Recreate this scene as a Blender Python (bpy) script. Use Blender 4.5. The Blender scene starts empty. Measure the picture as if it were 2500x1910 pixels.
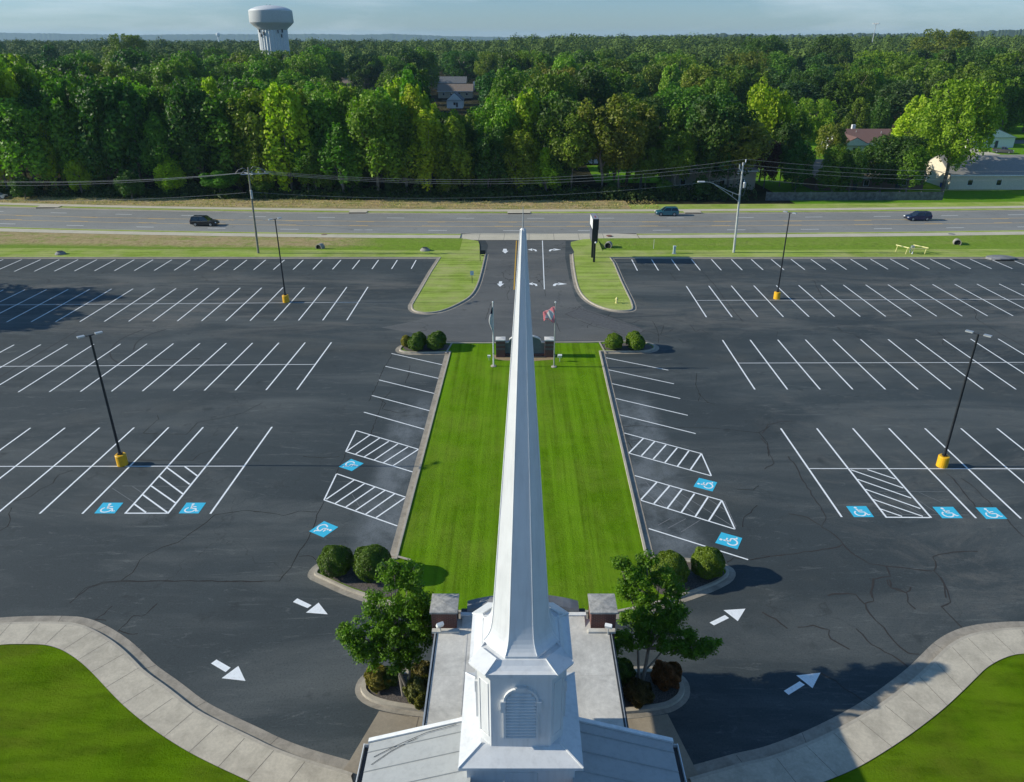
import bpy, bmesh, math, random
import numpy as np
from mathutils import Vector, Matrix
rnd = random.Random(7)
S = bpy.context.scene
C = S.collection
# ---------------------------------------------------------------- camera geometry (surveyed from the photograph)
F, VH, H = 1840.0, 92.0, 32.0
PITCH = math.atan((955 - VH) / F); CP, SP = math.cos(PITCH), math.sin(PITCH)
def ray(u, v):
    a = (u - 1255) / F; b = (955 - v) / F
    return (a, CP + b * SP, -SP + b * CP)
def G(u, v, z=0.0):                       # where a spot of ground (or a level z) lies in metres
    r = ray(u, v); t = (z - H) / r[2]
    return (r[0] * t, r[1] * t, z)
def A(tx, ty, *pts, z=0.0):               # survey points read in an enlarged tile
    return [G(tx + x / 3.359, ty + y / 3.359, z) for x, y in pts]
def XY(pts): return [(p[0], p[1]) for p in pts]
# ---------------------------------------------------------------- tags
def tag(o, label=None, cat=None, group=None, kind=None):
    if label: o['label'] = label
    if cat: o['category'] = cat
    if group: o['group'] = group
    if kind: o['kind'] = kind
    return o
def empty(name, loc=(0, 0, 0), rz=0.0, label=None, cat=None, group=None):
    o = bpy.data.objects.new(name, None); C.objects.link(o)
    o.location = loc; o.rotation_euler = (0, 0, rz); o.empty_display_size = .3
    return tag(o, label, cat, group)
def copy_tree(o, parent=None):
    c = o.copy(); C.objects.link(c); c.parent = parent
    for ch in list(o.children): copy_tree(ch, c)
    return c
# ---------------------------------------------------------------- mesh builder
class MB:
    def __init__(s): s.v = []; s.f = []; s.m = []; s.cur = 0
    def add(s, vs, fs):
        n = len(s.v); s.v += [tuple(p) for p in vs]
        for f in fs: s.f.append([i + n for i in f]); s.m.append(s.cur)
        return s
    def box(s, x0, x1, y0, y1, z0, z1):
        v = [(x, y, z) for z in (z0, z1) for x, y in ((x0, y0), (x1, y0), (x1, y1), (x0, y1))]
        return s.add(v, [(3, 2, 1, 0), (4, 5, 6, 7), (0, 1, 5, 4), (1, 2, 6, 5), (2, 3, 7, 6), (3, 0, 4, 7)])
    def cbox(s, c, d, rz=0.0, tilt=None):
        M = Matrix.Rotation(rz, 3, 'Z')
        if tilt is not None: M = M @ Matrix.Rotation(tilt, 3, 'X')
        v = [Vector(c) + M @ Vector((sx * d[0] / 2, sy * d[1] / 2, sz * d[2] / 2)) for sz in (-1, 1) for sx, sy in ((-1, -1), (1, -1), (1, 1), (-1, 1))]
        return s.add(v, [(3, 2, 1, 0), (4, 5, 6, 7), (0, 1, 5, 4), (1, 2, 6, 5), (2, 3, 7, 6), (3, 0, 4, 7)])
    def prism(s, poly, z0, z1):           # poly ccw in xy
        n = len(poly)
        v = [(x, y, z0) for x, y in poly] + [(x, y, z1) for x, y in poly]
        return s.add(v, [list(range(n))[::-1], list(range(n, 2 * n))] + [(i, (i + 1) % n, (i + 1) % n + n, i + n) for i in range(n)])
    def xprism(s, poly, y0, y1):          # poly in (x,z), extruded in y
        n = len(poly)
        v = [(x, y0, z) for x, z in poly] + [(x, y1, z) for x, z in poly]
        return s.add(v, [list(range(n)), list(range(n, 2 * n))[::-1]] + [((i + 1) % n, i, i + n, (i + 1) % n + n) for i in range(n)])
    def yprism(s, poly, x0, x1):          # poly in (y,z), extruded in x
        n = len(poly)
        v = [(x0, y, z) for y, z in poly] + [(x1, y, z) for y, z in poly]
        return s.add(v, [list(range(n))[::-1], list(range(n, 2 * n))] + [(i, (i + 1) % n, (i + 1) % n + n, i + n) for i in range(n)])
    def loft(s, rings, cap=True):
        n = len(rings[0]); b = len(s.v); v = [p for r in rings for p in r]; f = []
        for k in range(len(rings) - 1):
            for i in range(n):
                j = (i + 1) % n; f.append((k * n + i, k * n + j, (k + 1) * n + j, (k + 1) * n + i))
        if cap: f.append(list(range(n))[::-1]); f.append([(len(rings) - 1) * n + i for i in range(n)])
        return s.add(v, f)
    def lathe(s, prof, c=(0, 0, 0), n=24):
        return s.loft([[(c[0] + r * math.cos(2 * math.pi * i / n), c[1] + r * math.sin(2 * math.pi * i / n), c[2] + z) for i in range(n)] for r, z in prof])
    def tube(s, path, r, n=8, r2=None):
        P = [Vector(p) for p in path]; rings = []
        for i, p in enumerate(P):
            d = (P[min(i + 1, len(P) - 1)] - P[max(i - 1, 0)]).normalized()
            a = d.cross(Vector((0, 0, 1)));
            if a.length < 1e-3: a = d.cross(Vector((0, 1, 0)))
            a.normalize(); b = d.cross(a)
            rr = r if r2 is None else r + (r2 - r) * i / (len(P) - 1)
            rings.append([p + (a * math.cos(2 * math.pi * k / n) + b * math.sin(2 * math.pi * k / n)) * rr for k in range(n)])
        return s.loft(rings)
    def strip(s, path, w, z):             # flat ribbon on the ground
        P = [Vector((p[0], p[1])) for p in path]; L = []
        for i, p in enumerate(P):
            d = (P[min(i + 1, len(P) - 1)] - P[max(i - 1, 0)]).normalized(); q = Vector((-d.y, d.x))
            ww = w[i] if isinstance(w, (list, tuple)) else w
            L.append((p + q * ww / 2, p - q * ww / 2))
        v = []
        for a, b in L: v += [(a.x, a.y, z), (b.x, b.y, z)]
        return s.add(v, [(2 * i, 2 * i + 1, 2 * i + 3, 2 * i + 2) for i in range(len(P) - 1)])
    def flat(s, pts, z):
        n = len(pts); ar = sum(pts[i][0] * pts[(i + 1) % n][1] - pts[(i + 1) % n][0] * pts[i][1] for i in range(n))
        if ar < 0: pts = pts[::-1]
        return s.add([(p[0], p[1], z) for p in pts], [list(range(n))])
    def build(s, name, mat, parent=None, smooth=False, bevel=0):
        me = bpy.data.meshes.new(name); me.from_pydata(s.v, [], s.f)
        for m in (mat if isinstance(mat, (list, tuple)) else [mat]): me.materials.append(m)
        if isinstance(mat, (list, tuple)): me.polygons.foreach_set('material_index', s.m)
        if smooth: me.polygons.foreach_set('use_smooth', [True] * len(s.f))
        me.update()
        o = bpy.data.objects.new(name, me); C.objects.link(o)
        if parent: o.parent = parent
        if bevel:
            b = o.modifiers.new('Bevel', 'BEVEL'); b.width = bevel; b.segments = 2; b.limit_method = 'ANGLE'
        return o
def filled(name, pts, z, mat, kind='structure'):   # concave polygon sheet, triangulated
    bm = bmesh.new()
    vs = [bm.verts.new((p[0], p[1], z)) for p in pts]
    es = [bm.edges.new((vs[i], vs[(i + 1) % len(vs)])) for i in range(len(vs))]
    bmesh.ops.triangle_fill(bm, edges=es, use_beauty=True)
    bmesh.ops.recalc_face_normals(bm, faces=bm.faces)
    for f in bm.faces:
        if f.normal.z < 0: f.normal_flip()
    me = bpy.data.meshes.new(name); bm.to_mesh(me); bm.free(); me.materials.append(mat)
    o = bpy.data.objects.new(name, me); C.objects.link(o)
    if kind: o['kind'] = kind
    return o
def smooth(pts, n=2, closed=False):
    P = [Vector((p[0], p[1])) for p in pts]
    for _ in range(n):
        Q = []
        m = len(P)
        if not closed: Q.append(P[0])
        for i in range(m if closed else m - 1):
            a, b = P[i], P[(i + 1) % m]
            Q += [a.lerp(b, .25), a.lerp(b, .75)]
        if not closed: Q.append(P[-1])
        P = Q
    return [(p.x, p.y) for p in P]
def offset(pts, d, closed=False):         # d > 0: to the left of travel
    P = [Vector(p) for p in pts]; n = len(P); out = []
    for i in range(n):
        a = P[i - 1] if (i > 0 or closed) else P[i]; b = P[i]; c = P[(i + 1) % n] if (i < n - 1 or closed) else P[i]
        d1 = (b - a).normalized() if (b - a).length > 1e-6 else (c - b).normalized()
        d2 = (c - b).normalized() if (c - b).length > 1e-6 else d1
        m = (d1 + d2); m = m.normalized() if m.length > 1e-6 else d1
        k = 1 / max(.55, math.sqrt(max(0, (1 + d1.dot(d2)) / 2)))
        q = Vector((-m.y, m.x)) * d * k
        out.append((b.x + q.x, b.y + q.y))
    return out
# ---------------------------------------------------------------- materials
def nodes(name):
    m = bpy.data.materials.new(name); m.use_nodes = True; nt = m.node_tree
    return m, nt, nt.nodes['Principled BSDF']
def N(nt, t, **kw):
    n = nt.nodes.new(t)
    for k, v in kw.items():
        if k in n.inputs: n.inputs[k].default_value = v
        else: setattr(n, k, v)
    return n
def L(nt, a, b): nt.links.new(a, b)
def ramp(nt, fac, stops):
    r = N(nt, 'ShaderNodeValToRGB'); e = r.color_ramp.elements
    while len(e) < len(stops): e.new(.5)
    for i, (p, c) in enumerate(stops):
        e[i].position = p; e[i].color = (*c, 1) if len(c) == 3 else c
    L(nt, fac, r.inputs[0]); return r.outputs[0]
def noise(nt, scale, detail=4, rough=.55, vec=None, stretch=None, dist=0):
    n = N(nt, 'ShaderNodeTexNoise'); n.inputs['Scale'].default_value = scale; n.inputs['Detail'].default_value = detail
    n.inputs['Roughness'].default_value = rough; n.inputs['Distortion'].default_value = dist
    if vec is None: vec = N(nt, 'ShaderNodeNewGeometry').outputs['Position']
    if stretch:
        mp = N(nt, 'ShaderNodeMapping'); mp.inputs['Scale'].default_value = stretch[:3]
        if len(stretch) > 3: mp.inputs['Rotation'].default_value = (0, 0, stretch[3])
        L(nt, vec, mp.inputs[0]); vec = mp.outputs[0]
    L(nt, vec, n.inputs['Vector']); return n.outputs['Fac']
def mix(nt, fac, a, b, mode='MIX'):
    n = N(nt, 'ShaderNodeMix', data_type='RGBA', blend_type=mode)
    for k, v in ((6, a), (7, b)):
        if isinstance(v, tuple): n.inputs[k].default_value = (*v[:3], 1)
        else: L(nt, v, n.inputs[k])
    if isinstance(fac, (int, float)): n.inputs[0].default_value = fac
    else: L(nt, fac, n.inputs[0])
    return n.outputs[2]
def bump(nt, p, h, strength=.3, dist=.05):
    b = N(nt, 'ShaderNodeBump'); b.inputs['Strength'].default_value = strength; b.inputs['Distance'].default_value = dist
    L(nt, h, b.inputs['Height']); L(nt, b.outputs[0], p.inputs['Normal'])
def plain(name, col, rough=.6, metal=0, var=.12, scale=3.0, spec=.5):
    m, nt, p = nodes(name)
    f = noise(nt, scale, 5)
    c = mix(nt, ramp(nt, f, [(.3, (0, 0, 0)), (.7, (1, 1, 1))]), tuple(k * (1 - var) for k in col), tuple(min(1, k * (1 + var)) for k in col))
    L(nt, c, p.inputs['Base Color']); p.inputs['Roughness'].default_value = rough; p.inputs['Metallic'].default_value = metal
    p.inputs['Specular IOR Level'].default_value = spec
    return m
M = {}
def asphalt(name, base, light, amt, brown, seam, worn=False):
    m, nt, p = nodes(name)
    big = noise(nt, .045, 6, .6, dist=.6)
    str_ = noise(nt, .10, 7, .65, stretch=(.35, 1.3, 1, .12), dist=.8)
    med = noise(nt, .55, 6, .7)
    fine = noise(nt, 9, 3, .8)
    c = mix(nt, ramp(nt, big, [(.35, (0, 0, 0)), (.65, (1, 1, 1))]), tuple(k * .86 for k in base), tuple(k * 1.16 for k in base))
    c = mix(nt, ramp(nt, str_, [(.47, (0, 0, 0)), (.66, (amt, amt, amt))]), c, light)
    c = mix(nt, ramp(nt, noise(nt, .07, 5, .6, stretch=(.6, 1, 1, -.3)), [(.56, (0, 0, 0)), (.75, (brown, brown, brown))]), c, tuple(light[i] * (1.15, .98, .8)[i] for i in range(3)))
    c = mix(nt, ramp(nt, med, [(.3, (0, 0, 0)), (.75, (.3, .3, .3))]), c, tuple(k * 1.5 for k in base))
    if worn:                                # pale weathering of the bays next to the lawn kerbs
        gp = N(nt, 'ShaderNodeNewGeometry').outputs['Position']; sp_ = N(nt, 'ShaderNodeSeparateXYZ'); L(nt, gp, sp_.inputs[0])
        def box(sock, a, b, s_):
            u1 = N(nt, 'ShaderNodeMapRange', interpolation_type='SMOOTHSTEP'); u1.inputs['From Min'].default_value = a - s_; u1.inputs['From Max'].default_value = a + s_; L(nt, sock, u1.inputs[0])
            u2 = N(nt, 'ShaderNodeMapRange', interpolation_type='SMOOTHSTEP'); u2.inputs['From Min'].default_value = b + s_; u2.inputs['From Max'].default_value = b - s_; L(nt, sock, u2.inputs[0])
            mm = N(nt, 'ShaderNodeMath', operation='MULTIPLY'); L(nt, u1.outputs[0], mm.inputs[0]); L(nt, u2.outputs[0], mm.inputs[1]); return mm.outputs[0]
        def mul(a, b):
            mm = N(nt, 'ShaderNodeMath', operation='MULTIPLY'); L(nt, a, mm.inputs[0])
            if isinstance(b, float): mm.inputs[1].default_value = b
            else: L(nt, b, mm.inputs[1])
            return mm.outputs[0]
        yb_ = box(sp_.outputs[1], 41, 66, 3.0); nz = ramp(nt, noise(nt, .5, 6, .7, stretch=(.7, .5, 1)), [(.36, (0, 0, 0)), (.60, (1, 1, 1))])
        for a_, b_ in ((-11.2, -7.6), (9.6, 13.2)):
            c = mix(nt, mul(mul(mul(box(sp_.outputs[0], a_, b_, .9), yb_), nz), 1.0), c, (.15, .168, .178))
        c = mix(nt, mul(mul(box(sp_.outputs[1], 84, 108, 5.0), ramp(nt, noise(nt, .16, 7, .75, stretch=(.25, 1.1, 1), dist=1.0), [(.47, (0, 0, 0)), (.62, (1, 1, 1))])), .75), c, (.15, .145, .13))
        c = mix(nt, mul(mul(box(sp_.outputs[0], 24, 60, 5.0), ramp(nt, noise(nt, .13, 8, .8, stretch=(.5, 1.1, 1, .6), dist=1.5), [(.50, (0, 0, 0)), (.68, (1, 1, 1))])), .7), c, (.14, .138, .125))
    # scattered pale scuffs
    sc = noise(nt, 1.3, 8, .8, stretch=(.5, 1.4, 1, .4), dist=1.2)
    c = mix(nt, ramp(nt, sc, [(.58, (0, 0, 0)), (.72, (.5, .5, .5))]), c, tuple(k * 1.5 for k in light))
    sc2 = noise(nt, .45, 9, .8, stretch=(.3, 1.6, 1, .2), dist=2.0)
    c = mix(nt, ramp(nt, sc2, [(.57, (0, 0, 0)), (.66, (.55, .55, .55))]), c, tuple(k * 1.25 for k in light))
    c = mix(nt, ramp(nt, fine, [(.30, (.5, .5, .5)), (.52, (0, 0, 0))]), c, tuple(k * .4 for k in base))
    c = mix(nt, ramp(nt, noise(nt, 6, 2, .9), [(.62, (0, 0, 0)), (.74, (.5, .5, .5))]), c, tuple(k * 2.2 for k in base))
    c = mix(nt, ramp(nt, noise(nt, .62, 3, .5, stretch=(1, 1, 1, .9)), [(.24, (.55, .55, .55)), (.36, (0, 0, 0))]), c, tuple(k * .5 for k in base))   # oil-dark spots
    # hairline cracks
    w = noise(nt, .35, 4, .6); g = N(nt, 'ShaderNodeNewGeometry').outputs['Position']
    mp = mix(nt, .12, g, g)
    ad = N(nt, 'ShaderNodeVectorMath', operation='MULTIPLY_ADD'); n2 = N(nt, 'ShaderNodeTexNoise'); n2.inputs['Scale'].default_value = .5; n2.inputs['Detail'].default_value = 5
    L(nt, g, n2.inputs['Vector']); L(nt, n2.outputs['Color'], ad.inputs[0]); ad.inputs[1].default_value = (5, 5, 0); L(nt, g, ad.inputs[2])
    vo = N(nt, 'ShaderNodeTexVoronoi', feature='DISTANCE_TO_EDGE'); vo.inputs['Scale'].default_value = .11; L(nt, ad.outputs[0], vo.inputs['Vector'])
    line = ramp(nt, vo.outputs['Distance'], [(.0, (1, 1, 1)), (.0045, (.55, .55, .55)), (.008, (0, 0, 0))])
    msk = ramp(nt, noise(nt, .06, 3), [(.47, (0, 0, 0)), (.6, (seam, seam, seam))])
    c = mix(nt, mix(nt, 1.0, line, msk, 'MULTIPLY'), c, (.012, .011, .010))
    L(nt, c, p.inputs['Base Color']); p.inputs['Roughness'].default_value = .8; p.inputs['Specular IOR Level'].default_value = .3
    bump(nt, p, fine, .25, .02)
    return m
M['lot'] = asphalt('sealed_asphalt', (.043, .054, .057), (.125, .135, .130), .7, .45, .35, True)
M['drive'] = asphalt('worn_asphalt', (.098, .102, .10), (.17, .168, .155), .7, .5, 1.0)
M['road'] = asphalt('road_asphalt', (.225, .228, .215), (.29, .29, .27), .35, .2, .15)
def grass(name, a, b, dry, dryamt, stripe=None, sc=1.0):
    m, nt, p = nodes(name)
    f = noise(nt, 14 * sc, 5, .75); g = noise(nt, .22, 5, .6); h = noise(nt, .9, 5, .65)
    c = mix(nt, ramp(nt, f, [(.3, (0, 0, 0)), (.7, (1, 1, 1))]), a, b)
    c = mix(nt, ramp(nt, h, [(.4, (0, 0, 0)), (.7, (.45, .45, .45))]), c, tuple(k * .62 for k in a))
    c = mix(nt, ramp(nt, g, [(.40, (0, 0, 0)), (.68, (dryamt,) * 3)]), c, dry)
    c = mix(nt, ramp(nt, noise(nt, 2.6, 6, .8), [(.52, (0, 0, 0)), (.70, (.45, .45, .45))]), c, tuple(k * .5 for k in a))
    if stripe:
        s = noise(nt, 1.0, 3, .5, stretch=stripe)
        c = mix(nt, ramp(nt, s, [(.4, (0, 0, 0)), (.62, (.42, .42, .42))]), c, tuple(min(1, k * 1.45) for k in b))
        s2 = noise(nt, 1.9, 2, .5, stretch=stripe)
        c = mix(nt, ramp(nt, s2, [(.55, (0, 0, 0)), (.7, (.3, .3, .3))]), c, tuple(k * .55 for k in a))
    L(nt, c, p.inputs['Base Color']); p.inputs['Roughness'].default_value = 1; p.inputs['Specular IOR Level'].default_value = 0
    bump(nt, p, noise(nt, 7 * sc, 6, .8), .8, .10)
    return m
M['lawn'] = grass('mown_lawn', (.088, .185, .005), (.140, .272, .010), (.22, .26, .04), .4, (1.5, .05, 1, 0))
M['lawn2'] = grass('church_lawn', (.066, .135, .003), (.110, .200, .005), (.15, .17, .02), .55, (.25, 1.0, 1, .5))
M['verge'] = grass('verge_grass', (.20, .29, .04), (.33, .42, .09), (.46, .43, .20), .7, (.06, 1.2, 1, 0))
M['yard'] = grass('yard_grass', (.10, .24, .01), (.16, .34, .02), (.2, .22, .07), .3)
M['floor'] = grass('forest_floor', (.02, .025, .012), (.045, .045, .025), (.12, .095, .05), .5)
M['dry'] = grass('dry_grass', (.30, .22, .11), (.46, .36, .20), (.13, .21, .03), .85, (.2, 1, 1, 0))
def N2(nt, s):
    m = N(nt, 'ShaderNodeMath', operation='MULTIPLY'); m.inputs[1].default_value = .5; L(nt, s, m.inputs[0]); return m.outputs[0]
def bank_mat():
    m, nt, p = nodes('bank_grass')
    g = N(nt, 'ShaderNodeNewGeometry').outputs['Position']; sx = N(nt, 'ShaderNodeSeparateXYZ'); L(nt, g, sx.inputs[0])
    f = noise(nt, 1.6, 8, .85); h = noise(nt, .3, 5, .7, stretch=(.5, 1, 1))
    green = mix(nt, ramp(nt, f, [(.3, (0, 0, 0)), (.7, (1, 1, 1))]), (.13, .24, .015), (.24, .36, .04))
    brown = mix(nt, ramp(nt, f, [(.3, (0, 0, 0)), (.7, (1, 1, 1))]), (.30, .21, .10), (.55, .44, .25))
    mr = N(nt, 'ShaderNodeMapRange'); mr.inputs['From Min'].default_value = -22; mr.inputs['From Max'].default_value = -32; L(nt, sx.outputs[0], mr.inputs[0])
    ad = N(nt, 'ShaderNodeMath', operation='ADD'); L(nt, mr.outputs[0], ad.inputs[0]); L(nt, h, ad.inputs[1])
    ac = N(nt, 'ShaderNodeAttribute', attribute_name='across'); my_ = N(nt, 'ShaderNodeMapRange'); my_.inputs['From Min'].default_value = .50; my_.inputs['From Max'].default_value = .70; my_.inputs['To Min'].default_value = -1.3; L(nt, ac.outputs['Fac'], my_.inputs[0]); my_.inputs['To Max'].default_value = 0
    a2 = N(nt, 'ShaderNodeMath', operation='ADD'); L(nt, ad.outputs[0], a2.inputs[0]); L(nt, my_.outputs[0], a2.inputs[1])
    a3 = N(nt, 'ShaderNodeMath', operation='MULTIPLY_ADD'); L(nt, noise(nt, 1.1, 6, .8, stretch=(.6, 1, 1)), a3.inputs[0]); a3.inputs[1].default_value = .9; L(nt, a2.outputs[0], a3.inputs[2])
    k = ramp(nt, a3.outputs[0], [(.95, (.04, .04, .04)), (1.25, (.4, .4, .4)), (1.55, (.95, .95, .95))]) if False else ramp(nt, N2(nt, a3.outputs[0]), [(.42, (.03, .03, .03)), (.66, (.35, .35, .35)), (.96, (.95, .95, .95))])
    c = mix(nt, k, green, brown)
    c = mix(nt, ramp(nt, noise(nt, .55, 7, .8, stretch=(.45, 1.2, 1)), [(.50, (0, 0, 0)), (.62, (.75, .75, .75))]), c, green)
    c = mix(nt, ramp(nt, noise(nt, .9, 8, .85), [(.54, (0, 0, 0)), (.66, (.6, .6, .6))]), c, (.12, .09, .05))
    L(nt, c, p.inputs['Base Color']); p.inputs['Roughness'].default_value = .95; p.inputs['Specular IOR Level'].default_value = .1
    bump(nt, p, noise(nt, 2.2, 6, .8), 1.0, .25)
    return m
M['bank'] = bank_mat()
def concrete(name, col, dirt=.5, dscale=.7):
    m, nt, p = nodes(name)
    f = noise(nt, 6, 6, .7); h = noise(nt, dscale, 7, .7, dist=.5)
    c = mix(nt, ramp(nt, f, [(.3, (0, 0, 0)), (.7, (1, 1, 1))]), tuple(k * .88 for k in col), tuple(k * 1.1 for k in col))
    c = mix(nt, ramp(nt, h, [(.42, (0, 0, 0)), (.72, (dirt,) * 3)]), c, tuple(k * .45 for k in col))
    L(nt, c, p.inputs['Base Color']); p.inputs['Roughness'].default_value = .85; p.inputs['Specular IOR Level'].default_value = .25
    bump(nt, p, f, .2, .01)
    return m
M['kerb'] = concrete('kerb_concrete', (.46, .41, .33), .45)
M['gut'] = concrete('gutter_concrete', (.36, .32, .26), .75, 1.1)
M['walk'] = concrete('walk_concrete', (.55, .49, .385), .6)
M['walk2'] = concrete('road_walk', (.56, .51, .40), .3, .4)
M['apron'] = concrete('apron_concrete', (.33, .28, .21), .4, .5)
M['joint'] = plain('dark_joint', (.13, .11, .09), .9)  # dark joints between the concrete slabs
def paint(name, col, worn=.35):
    m, nt, p = nodes(name)
    f = noise(nt, 3.5, 8, .8)
    c = mix(nt, ramp(nt, f, [(.50, (0, 0, 0)), (.70, (worn,) * 3)]), col, tuple(k * .35 for k in col))
    L(nt, c, p.inputs['Base Color']); p.inputs['Roughness'].default_value = .6
    return m
M['white'] = paint('white_paint', (.86, .88, .88)); M['faded'] = paint('faded_white_paint', (.16, .165, .165), .8)
M['roadwhite'] = paint('road_white_paint', (.80, .80, .77)); M['yellow'] = paint('road_yellow_paint', (.85, .52, .12))
M['yline'] = paint('driveway_yellow_paint', (.70, .40, .02)); M['cyan'] = paint('cyan_paint', (.045, .50, .72), .12)
M['crack'] = plain('crack_dark', (.014, .013, .012), .95); M['seal'] = plain('crack_sealant', (.030, .026, .023), .8)
M['tyre'] = plain('tyre_marks', (.026, .029, .031), .9); M['patch'] = plain('asphalt_patch', (.085, .088, .09), .9, var=.2)
def alum(name, col, rough, spot):
    m, nt, p = nodes(name)
    h = noise(nt, 1.2, 5, .6); s = noise(nt, 22, 2, .5); st = noise(nt, 2.5, 5, .7, stretch=(1.5, 1.5, .12))
    c = mix(nt, ramp(nt, h, [(.35, (0, 0, 0)), (.7, (1, 1, 1))]), tuple(k * .93 for k in col), col)
    c = mix(nt, ramp(nt, st, [(.47, (0, 0, 0)), (.70, (.5, .5, .5))]), c, tuple(k * .70 for k in col))
    c = mix(nt, ramp(nt, s, [(.74, (0, 0, 0)), (.78, (spot,) * 3)]), c, (.12, .1, .08))
    L(nt, c, p.inputs['Base Color']); p.inputs['Roughness'].default_value = rough; p.inputs['Specular IOR Level'].default_value = .45
    return m
M['steeple'] = alum('steeple_white', (.72, .725, .72), .40, .35)
M['membrane'] = concrete('roof_membrane', (.63, .60, .54), .75, .5)
M['metalroof'] = alum('metal_roof_panels', (.40, .41, .40), .38, .1)
M['whitetrim'] = plain('white_trim', (.74, .75, .74), .5)
M['darkmetal'] = plain('dark_metal', (.05, .055, .06), .5, .3)
M['archroof'] = plain('weathered_arch_roof', (.20, .20, .20), .7, var=.3, scale=1.2)
def capstone():
    m, nt, p = nodes('weathered_cap_stone')
    f = noise(nt, 4, 6, .8)
    c = mix(nt, ramp(nt, f, [(.35, (0, 0, 0)), (.65, (1, 1, 1))]), (.22, .215, .20), (.48, .46, .42))
    L(nt, c, p.inputs['Base Color']); p.inputs['Roughness'].default_value = .8; return m
M['cap'] = capstone()
def brick(name, a, b, scale=1.0):
    m, nt, p = nodes(name)
    br = N(nt, 'ShaderNodeTexBrick'); tc = N(nt, 'ShaderNodeTexCoord')
    # use x+y for the horizontal run so both wall directions show courses
    sx = N(nt, 'ShaderNodeSeparateXYZ'); L(nt, tc.outputs['Object'], sx.inputs[0])
    ad = N(nt, 'ShaderNodeMath', operation='ADD'); L(nt, sx.outputs[0], ad.inputs[0]); L(nt, sx.outputs[1], ad.inputs[1])
    cb = N(nt, 'ShaderNodeCombineXYZ'); L(nt, ad.outputs[0], cb.inputs[0]); L(nt, sx.outputs[2], cb.inputs[1])
    L(nt, cb.outputs[0], br.inputs['Vector'])
    br.inputs['Color1'].default_value = (*a, 1); br.inputs['Color2'].default_value = (*b, 1); br.inputs['Mortar'].default_value = (.18, .14, .12, 1)
    br.inputs['Scale'].default_value = 1.0; br.inputs['Brick Width'].default_value = .22; br.inputs['Row Height'].default_value = .075; br.inputs['Mortar Size'].default_value = .008
    L(nt, br.outputs['Color'], p.inputs['Base Color']); p.inputs['Roughness'].default_value = .85
    return m
M['brick'] = brick('red_brick', (.13, .035, .025), (.085, .028, .022))
M['brickband'] = brick('grey_brick_band', (.13, .12, .11), (.09, .08, .075))
M['brick2'] = brick('brown_brick', (.20, .10, .07), (.14, .08, .06))
def leaf(name, trans=.25, rough=.55):
    m, nt, p = nodes(name)
    oi = N(nt, 'ShaderNodeObjectInfo')
    at = N(nt, 'ShaderNodeAttribute', attribute_name='tone')
    f = noise(nt, .45, 3, .6)
    c = mix(nt, at.outputs['Fac'], mix(nt, 1.0, oi.outputs['Color'], (.48, .55, .5), 'MULTIPLY'), mix(nt, 1.0, oi.outputs['Color'], (1.75, 1.6, 1.2), 'MULTIPLY'))
    c = mix(nt, ramp(nt, f, [(.4, (0, 0, 0)), (.7, (.5, .5, .5))]), c, mix(nt, 1.0, c, (1.15, 1.18, .85), 'MULTIPLY'))
    L(nt, c, p.inputs['Base Color']); p.inputs['Roughness'].default_value = rough; p.inputs['Specular IOR Level'].default_value = .25
    tr = N(nt, 'ShaderNodeBsdfTranslucent'); L(nt, mix(nt, 1.0, c, (1.25, 1.75, .5), 'MULTIPLY'), tr.inputs['Color'])
    ms = N(nt, 'ShaderNodeMixShader'); ms.inputs[0].default_value = trans
    L(nt, p.outputs[0], ms.inputs[1]); L(nt, tr.outputs[0], ms.inputs[2])
    L(nt, ms.outputs[0], nt.nodes['Material Output'].inputs['Surface'])
    return m
M['leaf'] = leaf('leaves', .28)
M['hedge'] = leaf('clipped_leaves', .12, .5); M['farleaf'] = leaf('far_leaves', .05, .8)
M['bark'] = plain('bark', (.17, .14, .11), .9, var=.35, scale=2)
M['palebark'] = plain('pale_bark', (.23, .20, .165), .85, var=.3, scale=2)
M['mulch'] = plain('mulch_stone', (.10, .085, .075), .95, var=.6, scale=14)
M['galv'] = plain('galvanised_metal', (.50, .52, .52), .4, .5)
M['wood'] = plain('weathered_pole_wood', (.22, .21, .16), .85, var=.25)
M['palepole'] = plain('pale_pole', (.50, .51, .47), .7, var=.12)
M['black'] = plain('black_paint', (.018, .02, .023), .45)
M['yellowpaint'] = plain('yellow_pole_base', (.78, .42, .01), .5, var=.1)
M['paleyellow'] = plain('pale_yellow_rail', (.72, .66, .28), .55)
M['glass'] = plain('dark_glass', (.012, .018, .025), .08, spec=.8)
M['rubber'] = plain('rubber', (.015, .015, .016), .8); M['rim'] = plain('alloy_rim', (.42, .43, .44), .35, .7)
M['lens'] = plain('headlight_lens', (.75, .77, .78), .2); M['red'] = plain('tail_light_red', (.35, .02, .015), .3)
M['wire'] = plain('cable', (.26, .27, .27), .5)
M['pipe'] = concrete('culvert_concrete', (.34, .32, .28), .5)
M['hole'] = plain('dark_hollow', (.008, .008, .008), .9)
HAZE, SKY, SUN, EXPO = 6.5e-5, .058, 3.75, 0.55
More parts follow.
